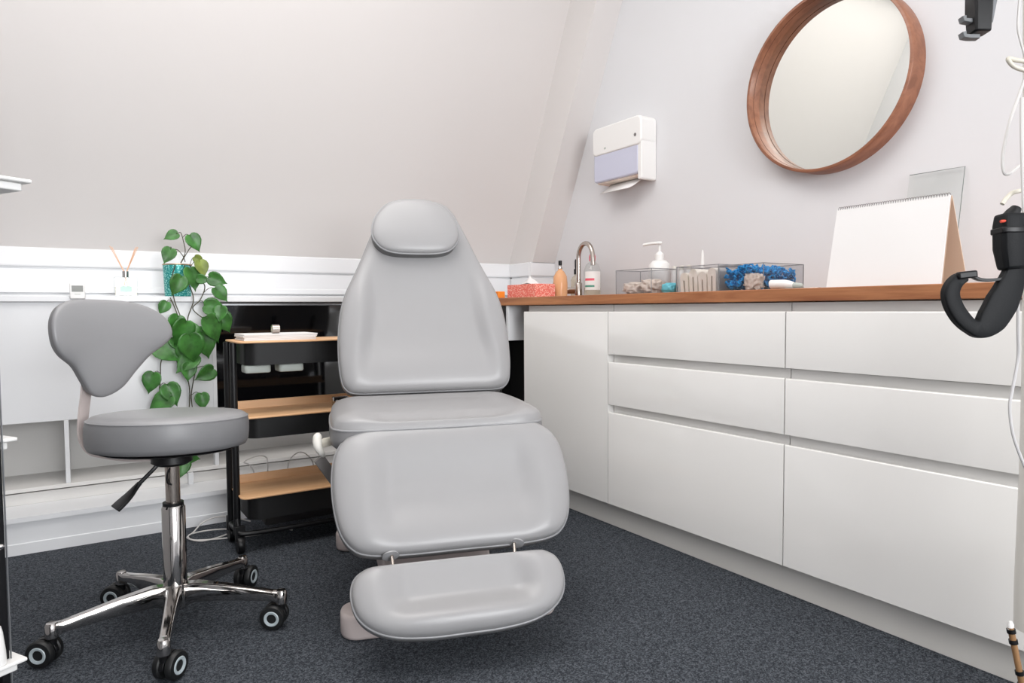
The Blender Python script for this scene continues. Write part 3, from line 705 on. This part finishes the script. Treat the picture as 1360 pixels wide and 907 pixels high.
# ------------------------------------------------------------------ things on the worktop
# coral tissue box
tb = thing('tissue_box', 'coral dotted tissue box with a tissue sticking out at the far worktop corner', 'tissue box', (1.99, 2.90, ZT))
MB().box(-0.055, 0.065, -0.125, 0.135, 0, 0.070).build('carton', M['coral'], tb, bevel=0.002)
vv = []; ff = []; G = 10
for i in range(G+1):
    for j in range(G+1):
        a, b = i/G-0.5, j/G-0.5
        vv.append((0.05*a+0.012*math.sin(9*b), 0.12*b*(1-abs(a)*0.5), 0.070+0.045*(1-(2*abs(b))**1.6)*(0.55+0.45*math.cos(5*a))))
for i in range(G):
    for j in range(G): ff.append((i*(G+1)+j, i*(G+1)+j+1, (i+1)*(G+1)+j+1, (i+1)*(G+1)+j))
MB().add(vv, ff).build('tissue', M['paper'], tb, angle=180)
# peach soap bottle
def lathe_thing(name, label, cat, loc, parts, group=None):
    t = thing(name, label, cat, loc, 0, group)
    for nm, prof, m in parts: MB().lathe(prof, (0, 0, 0), 32).build(nm, m, t)
    return t
lathe_thing('soap_bottle', 'rounded peach soap bottle with a black cap beside the coral tissue box', 'bottle', (2.115, 2.812, ZT),
            [('bottle', [(0.030, 0), (0.036, 0.006), (0.038, 0.07), (0.034, 0.11), (0.020, 0.135), (0.011, 0.142), (0.011, 0.148)], M['soap']),
             ('neck', [(0.008, 0.148), (0.012, 0.150), (0.008, 0.160), (0.007, 0.166)], M['chrome']),
             ('cap', [(0.009, 0.166), (0.0095, 0.190), (0.007, 0.191)], M['black'])])
lathe_thing('dropper_bottle', 'small clear bottle with a black cap half hidden behind the tap', 'bottle', (2.31, 2.93, ZT),
            [('bottle', [(0.026, 0), (0.028, 0.004), (0.028, 0.10), (0.018, 0.118), (0.009, 0.122), (0.009, 0.13)], M['oil']),
             ('cap', [(0.011, 0.13), (0.011, 0.158), (0.008, 0.160)], M['black']),
             ('bulb', [(0.006, 0.16), (0.007, 0.175), (0.007, 0.205), (0.003, 0.212)], M['black'])])
sb = lathe_thing('disinfectant_bottle', 'clear bottle with a white label and pink cap to the right of the tap', 'bottle', (2.28, 2.755, ZT),
                 [('bottle', [(0.040, 0), (0.044, 0.006), (0.045, 0.10), (0.044, 0.14), (0.032, 0.172), (0.016, 0.185), (0.015, 0.192)], M['glass']),
                  ('liquid', [(0.038, 0.004), (0.042, 0.008), (0.043, 0.05), (0.0, 0.051)], M['oil']),
                  ('cap', [(0.016, 0.190), (0.017, 0.212), (0.013, 0.226), (0.006, 0.229)], M['pink'])])
vv = []; ff = []; K = 14
for k in range(K+1):
    t = rad(178+k*115/K)
    for z in (0.04, 0.135): vv.append((0.0456*math.cos(t), 0.0456*math.sin(t), z))
for k in range(K): ff.append((2*k, 2*k+2, 2*k+3, 2*k+1))
MB().add(vv, ff).build('label', M['label'], sb)
vv = [(a*1.005, b*1.005, 0.088+(0.012 if z > 0.1 else 0)) for a, b, z in vv]
MB().add(vv[:18], ff[:8]).build('label_stripe', M['pink'], sb)
vv = [(a, b, 0.055+(0.010 if z > 0.095 else 0)) for a, b, z in vv]
MB().add(vv[:18], ff[:8]).build('label_stripe', mat('green_stripe', rgb(90, 160, 140), 0.5), sb)
# tap
tp = thing('mixer_tap', 'brushed steel gooseneck mixer tap at the back of the oak worktop', 'tap', (2.24, 2.82, ZT))
MB().lathe([(0.026, 0), (0.026, 0.004), (0.020, 0.008), (0.020, 0.075), (0.017, 0.080), (0.013, 0.082)], (0, 0, 0), 32).build('tap_body', M['steel'], tp)
arc = [(0, 0, 0.07), (0, 0, 0.20)]+[(0.0, -0.058*(1-math.cos(t)), 0.205+0.075*math.sin(t)) for t in [PI*k/12 for k in range(0, 12)]]+[(0, -0.1155, 0.20), (0, -0.118, 0.165)]
MB().tube(arc, 0.012, 16).build('spout', M['steel'], tp)
MB().tube([(-0.008, 0.010, 0.040), (-0.040, 0.062, 0.040)], 0.017, 20).build('valve', M['steel'], tp)
MB().tube([(-0.040, 0.062, 0.040), (-0.056, 0.086, 0.040)], 0.019, 20).build('valve_cap', M['steel'], tp)
MB().tube([(-0.05, 0.078, 0.040), (-0.075, 0.118, 0.044)], 0.004, 10).build('lever', M['steel'], tp)

def open_box(name, label, x0, x1, y0, y1, z1, cat='storage box'):
    """clear box without lid: five thin walls and a darker rim line"""
    t = thing(name, label, cat, ((x0+x1)/2, (y0+y1)/2, ZT), 0, 'clear organiser boxes on the worktop')
    a, b, w = (x1-x0)/2, (y1-y0)/2, 0.0015
    g = MB().box(-a, a, -b, b, 0.0002, 0.0025)
    g.box(-a, -a+w, -b, b, 0.0025, z1).box(a-w, a, -b, b, 0.0025, z1).box(-a+w, a-w, -b, -b+w, 0.0025, z1).box(-a+w, a-w, b-w, b, 0.0025, z1)
    g.build('box_walls', M['acrylic'], t, smooth=False)
    MB().tube([(-a, -b, z1), (a, -b, z1), (a, b, z1), (-a, b, z1)], 0.0013, 6, closed=True).build('rim', M['rimedge'], t)
    for sx in (-1, 1):
        for sy in (-1, 1): MB().box(sx*a-0.001, sx*a+0.001, sy*b-0.001, sy*b+0.001, 0.002, z1).build('corner_edge', M['rimedge'], t)
    return t
open_box('organiser_box', 'clear organiser box with crumpled beige packets, leftmost of the three beside the tap', 1.95, 2.09, 1.99, 2.20, 0.104)
open_box('organiser_box', 'clear organiser box filled with folded cream towels in front of the white pump bottle', 1.95, 2.09, 1.655, 1.855, 0.100)
open_box('organiser_box', 'clear organiser box full of blue hairnets, nearest to the desk calendar', 1.95, 2.17, 1.466, 1.652, 0.094)

def crumple(name, c, size, m, seed=0, amp=0.35, fr=3.0, sub=4, label=None, cat=None, stuff=False):
    import bmesh
    bm = bmesh.new(); bmesh.ops.create_icosphere(bm, subdivisions=sub, radius=1)
    for v_ in bm.verts:
        p = v_.co.normalized()
        k = 1+amp*noise.noise(p*fr+Vector((seed, seed*2, 0)))+amp*0.5*noise.noise(p*fr*2.7+Vector((0, seed, 5)))
        q = p*k
        q = Vector((math.copysign(min(1, abs(q.x))**0.8, q.x), math.copysign(min(1, abs(q.y))**0.8, q.y), math.copysign(min(1, abs(q.z))**0.8, q.z)))
        v_.co = Vector((q.x*size[0], q.y*size[1], q.z*size[2]))
    zmin = min(v_.co.z for v_ in bm.verts)
    me = bpy.data.meshes.new(name); bm.to_mesh(me); bm.free(); me.materials.append(m)
    for p in me.polygons: p.use_smooth = True
    o = bpy.data.objects.new(name, me); COL.objects.link(o); o.location = (c[0], c[1], c[2]-zmin)
    if label: tag(o, label, cat)
    if stuff: o['kind'] = 'stuff'
    return o
crumple('plastic_packet', (2.01, 2.14, ZT+0.003), (0.045, 0.05, 0.026), M['beignet'], 3, 0.5, 3.2, label='crumpled beige packet on the left in the leftmost clear box', cat='packet')
crumple('plastic_packet', (2.015, 2.05, ZT+0.003), (0.045, 0.040, 0.030), M['beignet'], 9, 0.6, 3.6, label='crumpled beige packet on the right in the leftmost clear box', cat='packet')
crumple('teal_sponge', (1.985, 1.925, ZT), (0.026, 0.030, 0.022), M['teal'], 5, 0.3, 3, label='small crumpled teal wrapper on the worktop between two clear boxes', cat='wrapper')
# folded towels in the second box
random.seed(5)
for k, (yy, lab) in enumerate(((1.69, 'folded cream towel at the right end of the middle clear box'), (1.733, 'folded cream towel second from the right in the middle clear box'),
                              (1.777, 'folded cream towel second from the left in the middle clear box'), (1.820, 'folded cream towel at the left end of the middle clear box'))):
    sl = random.uniform(-0.006, 0.006); hh = 0.090-0.012*(k in (1, 3))
    o = []
    for t in range(0, 181, 20): o.append((yy+0.019*math.cos(rad(t))+sl, hh-0.019+0.019*math.sin(rad(t))))
    o = [(yy+0.019, 0.004)]+o+[(yy-0.019, 0.004), (yy-0.004, 0.004), (yy-0.003+sl, hh-0.03), (yy+0.003+sl, hh-0.03), (yy+0.004, 0.004)]
    tw = MB().prism([(a, ZT+b) for a, b in o], 'X', 1.957, 2.083).build('folded_towel', M['towel'], None, angle=60)
    tag(tw, lab, 'towel', 'folded towels in the clear box')
# blue hairnets: nobody could count them
mbn = MB()
random.seed(2)
for k in range(520):
    fx, fy = random.random(), random.random()
    x, y = 1.963+fx*0.19, 1.482+fy*0.155
    top = 0.030+0.058*(1-abs(fy-0.5)*0.5)
    z = ZT+0.016+random.random()*(top-0.016)
    if x < 2.008 and 1.478 < y < 1.578 and z < ZT+0.074: continue
    r = random.uniform(0.006, 0.010); K = 10
    P = [Vector((x+r*(1+0.35*random.uniform(-1, 1))*math.cos(2*PI*i/K), y+r*(1+0.35*random.uniform(-1, 1))*math.sin(2*PI*i/K), z+random.uniform(-0.006, 0.006))) for i in range(K)]
    rot = Matrix.Rotation(random.uniform(0, 3), 4, Vector((random.random(), random.random(), random.random())).normalized()); cc = Vector((x, y, z))
    P = [cc+(rot @ (p-cc)) for p in P]
    for p in P: p.z = max(p.z, ZT+0.008); p.x = min(max(p.x, 1.957), 2.163); p.y = min(max(p.y, 1.473), 1.645)
    mbn.tube(P, 0.0033, 5, closed=True)
hn = mbn.build('hairnet_pile', M['net'], None, angle=180); hn['kind'] = 'stuff'; tag(hn, 'fluffy pile of bright blue hairnets inside the rightmost clear box', 'hairnets')
crumple('beige_gauze', (1.981, 1.528, ZT+0.003), (0.018, 0.036, 0.030), M['beignet'], 13, 0.6, 3.4, label='crumpled beige gauze in front of the blue hairnets in the clear box', cat='gauze')
# white pump bottle
pb = lathe_thing('pump_bottle', 'white lotion pump bottle standing behind the clear organiser boxes', 'bottle', (2.16, 2.155, ZT),
                 [('bottle', [(0.045, 0), (0.048, 0.006), (0.048, 0.105), (0.044, 0.135), (0.030, 0.150), (0.017, 0.153)], M['white']),
                  ('pump_collar', [(0.019, 0.153), (0.020, 0.176), (0.012, 0.186), (0.006, 0.19), (0.005, 0.222)], M['white'])])
MB().tube(spline([(0.0, -0.012, 0.226), (-0.01, 0.0, 0.227), (-0.02, 0.04, 0.226), (-0.026, 0.072, 0.223)], 5), 0.0065, 10).build('pump_nozzle', M['white'], pb)
tb2 = lathe_thing('applicator_tube', 'slim white upright applicator stick behind the clear boxes', 'applicator', (2.15, 1.905, ZT),
                  [('tube', [(0.010, 0), (0.011, 0.004), (0.009, 0.10)], M['white']), ('tip', [(0.009, 0.10), (0.005, 0.165), (0.002, 0.178)], M['white'])])
for k, y in enumerate((2.075, 2.035, 1.995)):
    t = lathe_thing('small_cap_bottle', ('tiny white capped vial behind the clear boxes, nearest the pump bottle', 'tiny white capped vial behind the clear boxes, middle of three',
                    'tiny white capped vial behind the clear boxes, nearest the upright applicator')[k], 'vial', (2.17, y, ZT),
                    [('vial', [(0.012, 0), (0.012, 0.10), (0.009, 0.104)], M['white']), ('cap', [(0.010, 0.104), (0.010, 0.122), (0.006, 0.123)], M['offwhite'])], 'tiny vials behind the boxes')
# white handheld device lying in front
wn = thing('handheld_device', 'white rounded handheld device with a grey tip lying on the worktop edge', 'device', (1.86, 1.31, ZT))
MB().tube(spline([(0, 0.058, 0.0165), (0, 0.05, 0.0165), (0, 0.0, 0.015), (0, -0.022, 0.012)], 5), [0.006]+[0.0145]*9+[0.013, 0.012, 0.011, 0.010, 0.0095, 0.009], 18).build('handle', M['white'], wn)
MB().tube([(0, -0.020, 0.0125), (0, -0.046, 0.010), (0, -0.052, 0.010)], [0.009, 0.0075, 0.004], 14).build('tip', M['greytray'], wn)
sp = box('metal_spatula', M['steel'], None, 1.84, 1.856, 1.195, 1.31, ZT, ZT+0.003, bevel=0.001)
tag(sp, 'thin flat metal spatula lying beside the white handheld device', 'spatula')
# calendar easel
cl = thing('desk_calendar', 'large blank white wire-bound desk calendar standing on the oak worktop', 'calendar', (1.87, 1.02, ZT))
def quad_board(a, b, c_, d, nrm, th_=0.002):
    n_ = Vector(nrm).normalized()*th_; P = [Vector(q) for q in (a, b, c_, d)]
    return MB().add(P+[q+n_ for q in P], [(0, 1, 2, 3), (7, 6, 5, 4), (0, 4, 5, 1), (1, 5, 6, 2), (2, 6, 7, 3), (3, 7, 4, 0)])
quad_board((0, -0.148, 0), (0, 0.165, 0), (0.085, 0.187, 0.236), (0.085, -0.127, 0.236), (-1, 0, 0.35), 0.006).build('pages', M['paper'], cl, smooth=False)
quad_board((0.14, -0.148, 0.0), (0.14, 0.165, 0.0), (0.091, 0.187, 0.236), (0.091, -0.127, 0.236), (1, 0, 0.3)).build('back_board', M['card'], cl, smooth=False)
quad_board((0.006, -0.148, 0.001), (0.006, 0.165, 0.001), (0.14, 0.165, 0.001), (0.14, -0.148, 0.001), (0, 0, 1), 0.0015).build('base_board', M['card'], cl, smooth=False)
quad_board((0.003, -0.148, 0.001), (0.003, 0.165, 0.001), (0.087, 0.187, 0.234), (0.087, -0.127, 0.234), (1, 0, -0.35), 0.0015).build('front_board', M['card'], cl, smooth=False)
wr = MB()
for k in range(46):
    y = 0.182-k*(0.304/45)
    wr.tube([(0.086+0.008*math.cos(2*PI*i/12), y, 0.236+0.008*math.sin(2*PI*i/12)) for i in range(12)], 0.0008, 5, closed=True)
wr.build('wire_binding', M['wire'], cl)
# glass pane leaning on the wall
gp = thing('glass_pane', 'clear glass pane leaning against the wall behind the desk calendar', 'glass', (2.33, 1.14, ZT))
gm = MB().add([(x+dx*(1-0), y, z) for (x, z, dx) in ((0, 0.0, 0), (0.065, 0.388, 0)) for y in (-0.083, 0.085) for x, dx in ((x, 0), (x+0.004, 0))], [])
quad_board((0.0, -0.083, 0.002), (0.0, 0.087, 0.002), (0.068, 0.087, 0.388), (0.068, -0.083, 0.388), (1, 0, -0.17), 0.004).build('pane', M['glass'], gp, smooth=False)
MB().tube([(0.002, -0.083, 0.004), (0.070, -0.083, 0.388), (0.070, 0.087, 0.388)], 0.0012, 6).build('polished_edge', M['edge'], gp)
# orange packet at the far end
op = thing('orange_packet', 'orange packet at the far end of the worktop beside the chair back', 'packet', (1.86, 3.01, ZT+0.0005))
MB().box(-0.02, 0.02, -0.04, 0.045, 0, 0.035).build('carton', M['orange'], op, bevel=0.003)
MB().tube(spline([(-0.01, -0.02, 0.004), (-0.058, -0.05, 0.008), (-0.088, -0.07, -0.01), (-0.090, -0.075, -0.05)], 6), 0.0022, 6).build('string', M['orange'], op)
MB().lathe([(0.001, -0.007), (0.006, -0.004), (0.007, 0), (0.006, 0.004), (0.001, 0.007)], (-0.090, -0.075, -0.055), 14).build('bead', M['orange'], op)

# ------------------------------------------------------------------ things on the right wall
mr = thing('round_mirror', 'round wall mirror in a deep walnut hoop frame above the worktop', 'mirror', (XR, 1.515, 1.708))
Ro, Ri, dp = 0.327, 0.315, 0.08
MB().lathe([(Ro, 0.0), (Ro, -dp+0.002), (Ro-0.002, -dp), (Ri+0.001, -dp), (Ri, -dp+0.002), (Ri, -0.0)], (0, 0, 0), 128, axis='X', cap=False).build('hoop_frame', M['walnut'], mr, angle=50)
MB().lathe([(0.0001, -0.016), (Ri, -0.016), (Ri, -0.010), (0.0001, -0.010)], (0, 0, 0), 96, axis='X', cap=False).build('mirror_glass', M['mirror'], mr, angle=30)
MB().lathe([(Ri+0.0002, -0.050), (Ri-0.0008, -0.050), (Ri-0.0008, -0.0515), (Ri+0.0002, -0.0515)], (0, 0, 0), 128, axis='X', cap=False).build('joint_line', mat('walnut_joint', rgb(90, 50, 34), 0.6), mr)
# paper towel dispenser
pd = thing('towel_dispenser', 'white wall paper towel dispenser with a frosted grey lower window', 'dispenser', (XR, 2.60, 1.50))
shape = lambda y0, y1, z0, z1, x0, r: rrect(y0, y1, z0, z1, r, 6)
MB().prism(rrect(-0.175, 0.185, 0.165, 0.305, 0.03, 6), 'X', -0.105, 0.0).build('cover', M['white'], pd, bevel=0.008, seg=3)
MB().prism(rrect(-0.172, -0.145, 0.0, 0.20, 0.01, 4), 'X', -0.098, 0.0).build('side_rail', M['white'], pd, bevel=0.004)
MB().prism(rrect(-0.150, 0.180, 0.030, 0.185, 0.02, 6), 'X', -0.100, -0.005).build('frosted_window', M['frost'], pd, bevel=0.008, seg=3)
MB().box(-0.085, -0.01, -0.135, 0.165, 0.022, 0.034).build('outlet', M['beignet'], pd, bevel=0.004)
vv = []; ff = []; K = 8
for i in range(K+1):
    t = i/K
    for y in (-0.115, 0.0, 0.12): vv.append((-0.035-0.068*t, y*(1-0.12*t)+0.02*t, 0.022-0.044*t-0.010*math.sin(t*2.4)))
for i in range(K):
    for j in range(2): ff.append((i*3+j, i*3+j+1, (i+1)*3+j+1, (i+1)*3+j))
pt = MB().add(vv, ff).build('paper_towel', M['paper'], pd); so = pt.modifiers.new('t', 'SOLIDIFY'); so.thickness = 0.003
MB().lathe([(0.008, -0.1065), (0.008, -0.104), (0.001, -0.104)], (0, -0.135, 0.215), 20, axis='X').build('lock', M['wire'], pd)
MB().prism(rrect(0.078, 0.092, 0.188, 0.198, 0.004, 3), 'X', -0.1062, -0.104).build('badge', M['greytray'], pd)

# ------------------------------------------------------------------ shelving trolley at the left edge
rk = thing('shelf_rack', 'tall black rack with white tray shelves at the left edge of the frame', 'rack', (-0.091, 1.372, 0))
d1 = Vector((-0.86, -0.51, 0)); d2 = Vector((-0.51, 0.86, 0)); tipo = Vector((0.047, -0.022, 0))
post = MB()
def rack_box(mb, a0, a1, b0, b1, z0, z1):
    vv = [tipo+d1*a+d2*b+Vector((0, 0, z)) for a in (a0, a1) for b in (b0, b1) for z in (z0, z1)]
    mb.add(vv, [(0, 1, 3, 2), (4, 6, 7, 5), (0, 4, 5, 1), (2, 3, 7, 6), (0, 2, 6, 4), (1, 5, 7, 3)])
    return mb
for (a, b) in ((0.052, 0.03), (0.052, 0.255)):
    rack_box(MB(), a, a+0.012, b-0.012, b+0.028, 0.0, 1.75).build('post', M['blackmetal'], rk, bevel=0.001)
rack_box(MB(), 0.0505, 0.052, 0.014, 0.018, 0.0, 1.75).build('post_edge', M['aluminium'], rk, bevel=0.001)
rack_box(MB(), 0.27, 0.282, 0.02, 0.06, 0.0, 1.75).build('post', M['blackmetal'], rk, bevel=0.001)
rack_box(MB(), 0.27, 0.282, 0.24, 0.28, 0.0, 1.75).build('post', M['blackmetal'], rk, bevel=0.001)
rack_box(MB(), 0.058, 0.27, 0.268, 0.274, 0.02, 1.70).build('back_sheet', M['blackmetal'], rk)
for zt, off, ofb in ((1.094, 0.0, 0.0), (0.680, 0.026, 0.020), (0.327, 0.037, -0.004)):
    sh = rack_box(MB(), off, 0.31, ofb, 0.30, zt-0.006, zt)
    rack_box(sh, off+0.010, 0.30, ofb+0.010, 0.29, zt-0.019, zt-0.006)
    sh.build('shelf', M['white'], rk, bevel=0.002)
for z in (0.868, 0.512):
    p = tipo+d1*0.058+d2*0.018
    MB().lathe([(0.0045, 0), (0.0045, 0.004), (0.002, 0.006)], (0, 0, 0), 14).xf(Matrix.Translation(p+Vector((0, -0.003, z))) @ Matrix.Rotation(rad(90), 4, 'X')).build('screw', M['chrome'], rk)
hb = lathe_thing('white_jar', 'white tapered bottle on the lowest rack shelf at the left edge', 'bottle', (-0.112, 1.322, 0.3275),
                 [('jar', [(0.0115, 0), (0.0115, 0.006), (0.011, 0.02), (0.008, 0.05), (0.006, 0.06)], M['white'])])

# ------------------------------------------------------------------ equipment stand, strap, cables at the right edge
es = thing('equipment_column', 'blurred off-white equipment column at the right edge of the frame', 'equipment stand', (1.60, 0.545, 0))
def vdir(px, py, dz):    # place of a view direction at a given distance, in world metres
    return Vector((0, 0, CH))+(F+Rv*((px-680)/f_px)-Uv*((py-453.5)/f_px))*dz
EO = Vector((1.60, 0.545, 0))
MB().prism([(-0.040, 0.0), (0.10, 0.0), (0.10, 0.02), (-0.040, 0.02)], 'Y', 0, 0.01)
lean = [vdir(1351, 838, 1.36)-EO, vdir(1352, 780, 1.36)-EO, vdir(1358, 650, 1.36)-EO, vdir(1362, 500, 1.36)-EO, vdir(1364, 300, 1.36)-EO, vdir(1364, -60, 1.36)-EO]
MB().tube([q+Vector((0.043, -0.030, 0)) for q in lean], 0.05, 20).build('column', M['offwhite'], es)
q = lean[0]+Vector((0.043, -0.030, 0))
MB().tube([Vector((q.x+0.05, q.y-0.045, 0.04)), Vector((q.x+0.05, q.y-0.045, q.z+0.15))], 0.025, 16).build('column_foot', M['offwhite'], es)
MB().lathe([(0.16, 0.0), (0.16, 0.02), (0.03, 0.05)], (q.x+0.13, q.y-0.12, 0), 32).build('base', M['offwhite'], es)
MB().box(q.x+0.04, q.x+0.14, q.y-0.13, q.y-0.03, 0.03, 0.06).build('base_link', M['offwhite'], es)
# black clamp arm at the top
ca = thing('clamp_arm', 'black clamp arm with grey hooked jaws hanging down at the top right', 'clamp', tuple(vdir(1300, 5, 1.35)))
CO = Vector(ca.location); V = lambda px, py, d=1.35: vdir(px, py, d)-CO
MB().tube([V(1300, -60), V(1301, -20), V(1300, 14), V(1300, 45)], 0.02, flat=[(0.016, 0.020), (0.017, 0.020), (0.019, 0.018), (0.016, 0.016)], ref=tuple(F)).build('arm', M['black'], ca, bevel=0.003)
MB().tube([V(1313, -50, 1.37), V(1312, 0, 1.37), V(1306, 30, 1.37)], 0.016, flat=(0.008, 0.016), ref=tuple(F)).build('arm_cover', mat('clamp_grey', rgb(120, 122, 126), 0.45), ca, bevel=0.003)
for y0 in (29, 50):
    MB().tube([V(1298, y0), V(1286, y0), V(1279, y0-1), V(1278, y0-6)], 0.004, flat=(0.008, 0.0042), ref=tuple(F)).build('jaw', mat('jaw_grey', rgb(108, 110, 112), 0.45), ca)
MB().tube([V(1292, 18), V(1296, 12)], 0.006, 12).build('knob', M['wire'], ca)
# cables
def cable(pts, r, m, label, d=1.33):
    o = MB().tube(spline([vdir(x, y, d+(dd if dd else 0)) for x, y, dd in pts], 8), r, 8).build('hanging_cable', m, None)
    tag(o, label, 'cable', 'cables hanging at the right edge'); return o
cable([(1356, -20, 0), (1353, 12, 0), (1352, 38, 0), (1357, 60, 0), (1366, 90, 0)], 0.0022, M['cord'], 'thin white cable hanging at the top right corner beside the column')
cable([(1368, 85, 0), (1352, 130, 0), (1340, 165, 0), (1332, 205, 0), (1333, 228, 0), (1340, 231, 0), (1352, 222, 0), (1366, 215, 0)], 0.0030, M['cord'], 'white cable bent in a sharp loop below the upper hook')
cable([(1352, 385, 0), (1352, 440, 0), (1352, 475, 0), (1345, 515, 0), (1341, 540, 0), (1345, 575, 0), (1355, 605, 0), (1366, 630, 0)], 0.0030, mat('grey_cord', rgb(196, 194, 194), 0.5), 'grey-white cable hanging below the black strap over the drawers')
cable([(1370, 470, 0.0), (1361, 300, 0.0), (1357.5, 200, 0), (1357, 130, 0)], 0.0035, M['cord'], 'straight white cable running down the right edge beside the column', 1.30)
for pts, lab in (([(1366, 82, 0), (1350, 80, 0), (1339, 78, 0), (1345, 87, 0), (1356, 92, 0), (1368, 95, 0)], 'cream pointed hook loop on the column above the cables'),
                 ([(1370, 253, 0), (1358, 253, 0), (1345, 256, 0), (1337, 263, 0), (1331, 271, 0)], 'curved cream hook on the column above the black pouch')):
    o = MB().tube(spline([vdir(x, y, 1.32) for x, y, _ in pts], 6), 0.0042, 10).build('cable_hook', M['cream'], None); tag(o, lab, 'hook', 'hooks on the column')
# black pouch with its padded strap
po = thing('strap_pouch', 'black padded strap and pouch hanging over the worktop edge at the right', 'strap', tuple(vdir(1340, 320, 1.30)))
PO = Vector(po.location); W = lambda px, py, d=1.30: vdir(px, py, d)-PO
MB().tube([W(1342, 284), W(1342, 300), W(1342, 330), W(1344, 358)], 0.02, flat=[(0.018, 0.0225), (0.020, 0.0255), (0.020, 0.0250), (0.016, 0.0205)], ref=tuple(F)).build('pouch', M['strap'], po, bevel=0.006, seg=3)
MB().tube([W(1342, 303), W(1342, 311)], 0.02, flat=[(0.0215, 0.027), (0.0215, 0.027)], ref=tuple(F)).build('pouch_flap', M['black'], po, bevel=0.002)
MB().tube([W(1350, 276), W(1345, 284), W(1336, 290)], [0.009, 0.013, 0.010], 12).build('pouch_top', M['black'], po)
MB().tube([W(1329, 294, 1.285), W(1343, 293, 1.285)], 0.0028, 8).build('red_tab', M['red'], po)
S1 = spline([W(1348, 352), W(1341, 378), W(1330, 402), W(1316, 425), W(1302, 436), W(1289, 434), W(1275, 421), W(1265, 404), W(1262, 388), W(1269, 374), W(1280, 367)], 6)
ks = [0.0135, 0.0235, 0.0285, 0.0265, 0.019, 0.0135, 0.0150, 0.0150, 0.0145, 0.0125, 0.0095]
wid = []
for i in range(len(S1)):
    t = i/6; a = int(min(t, 9)); fr_ = t-a; wid.append(ks[a]+(ks[a+1]-ks[a])*fr_)
MB().tube(S1, 0.01, flat=[(0.010, w_) for w_ in wid], ref=tuple(F)).build('padded_strap', M['strap'], po, bevel=0.003, seg=2)
MB().box(-0.018, 0.018, -0.006, 0.006, -0.007, 0.007).xf(Matrix.Translation(W(1284, 365, 1.29)) @ Matrix.Rotation(yaw*-1, 4, 'Z') @ Matrix.Rotation(rad(-6), 4, 'Y')).build('buckle', M['black'], po, bevel=0.003)
MB().tube(spline([W(1290, 366), W(1300, 371), W(1315, 372), W(1332, 370)], 5), 0.004, flat=(0.006, 0.0028), ref=tuple(F)).build('webbing', M['black'], po)
# brown rod with white tip
br = thing('wooden_rod', 'brown wooden rod with a white tip leaning at the bottom right corner', 'rod', tuple(vdir(1341, 826, 1.28)))
BO = Vector(br.location); V2 = lambda px, py, d=1.28: vdir(px, py, d)-BO
pA, pB = V2(1342, 833), V2(1357, 907)
dirn = (pB-pA); low = pA+dirn*((-(BO.z)-pA.z)/dirn.z)
MB().tube([pA, pB, low], 0.0055, 14).build('shaft', M['rod'], br)
MB().lathe([(0.005, -0.004), (0.0055, 0.006), (0.003, 0.011), (0.0005, 0.012)], (0, 0, 0), 16).xf(Matrix.Translation(pA)).build('tip', M['white'], br)
for k in (0.03, 0.22, 0.78, 1.0):
    MB().tube([pA+dirn*k, pA+dirn*(k+0.07)], 0.0075, 14).build('ring', M['blackmetal'], br)

# ------------------------------------------------------------------ light
def area(name, loc, rot, sx, sy, e, col):
    l = bpy.data.lights.new(name, 'AREA'); l.shape = 'RECTANGLE'; l.size = sx; l.size_y = sy; l.energy = e; l.color = col
    o = bpy.data.objects.new(name, l); COL.objects.link(o); o.location = loc; o.rotation_euler = rot; return o
area('ceiling_panel_light', (0.45, 1.65, ZC-0.03), (0, 0, 0), 1.7, 1.8, 46, (1.0, 0.975, 0.95))
area('window_daylight', (0.6, YF+0.01, 1.48), (rad(90), 0, 0), 2.0, 1.7, 160, (0.97, 0.985, 1.0))
w = bpy.data.worlds.new('world'); SC.world = w; w.use_nodes = True
w.node_tree.nodes['Background'].inputs['Color'].default_value = (0.8, 0.88, 1, 1)
w.node_tree.nodes['Background'].inputs['Strength'].default_value = 0.6

SC.cycles.transparent_max_bounces = 32
SC.view_settings.view_transform = 'Standard'
SC.view_settings.look = 'None'
SC.view_settings.exposure = 0.0
SC.view_settings.gamma = 1.0
SC.view_settings.use_curve_mapping = False
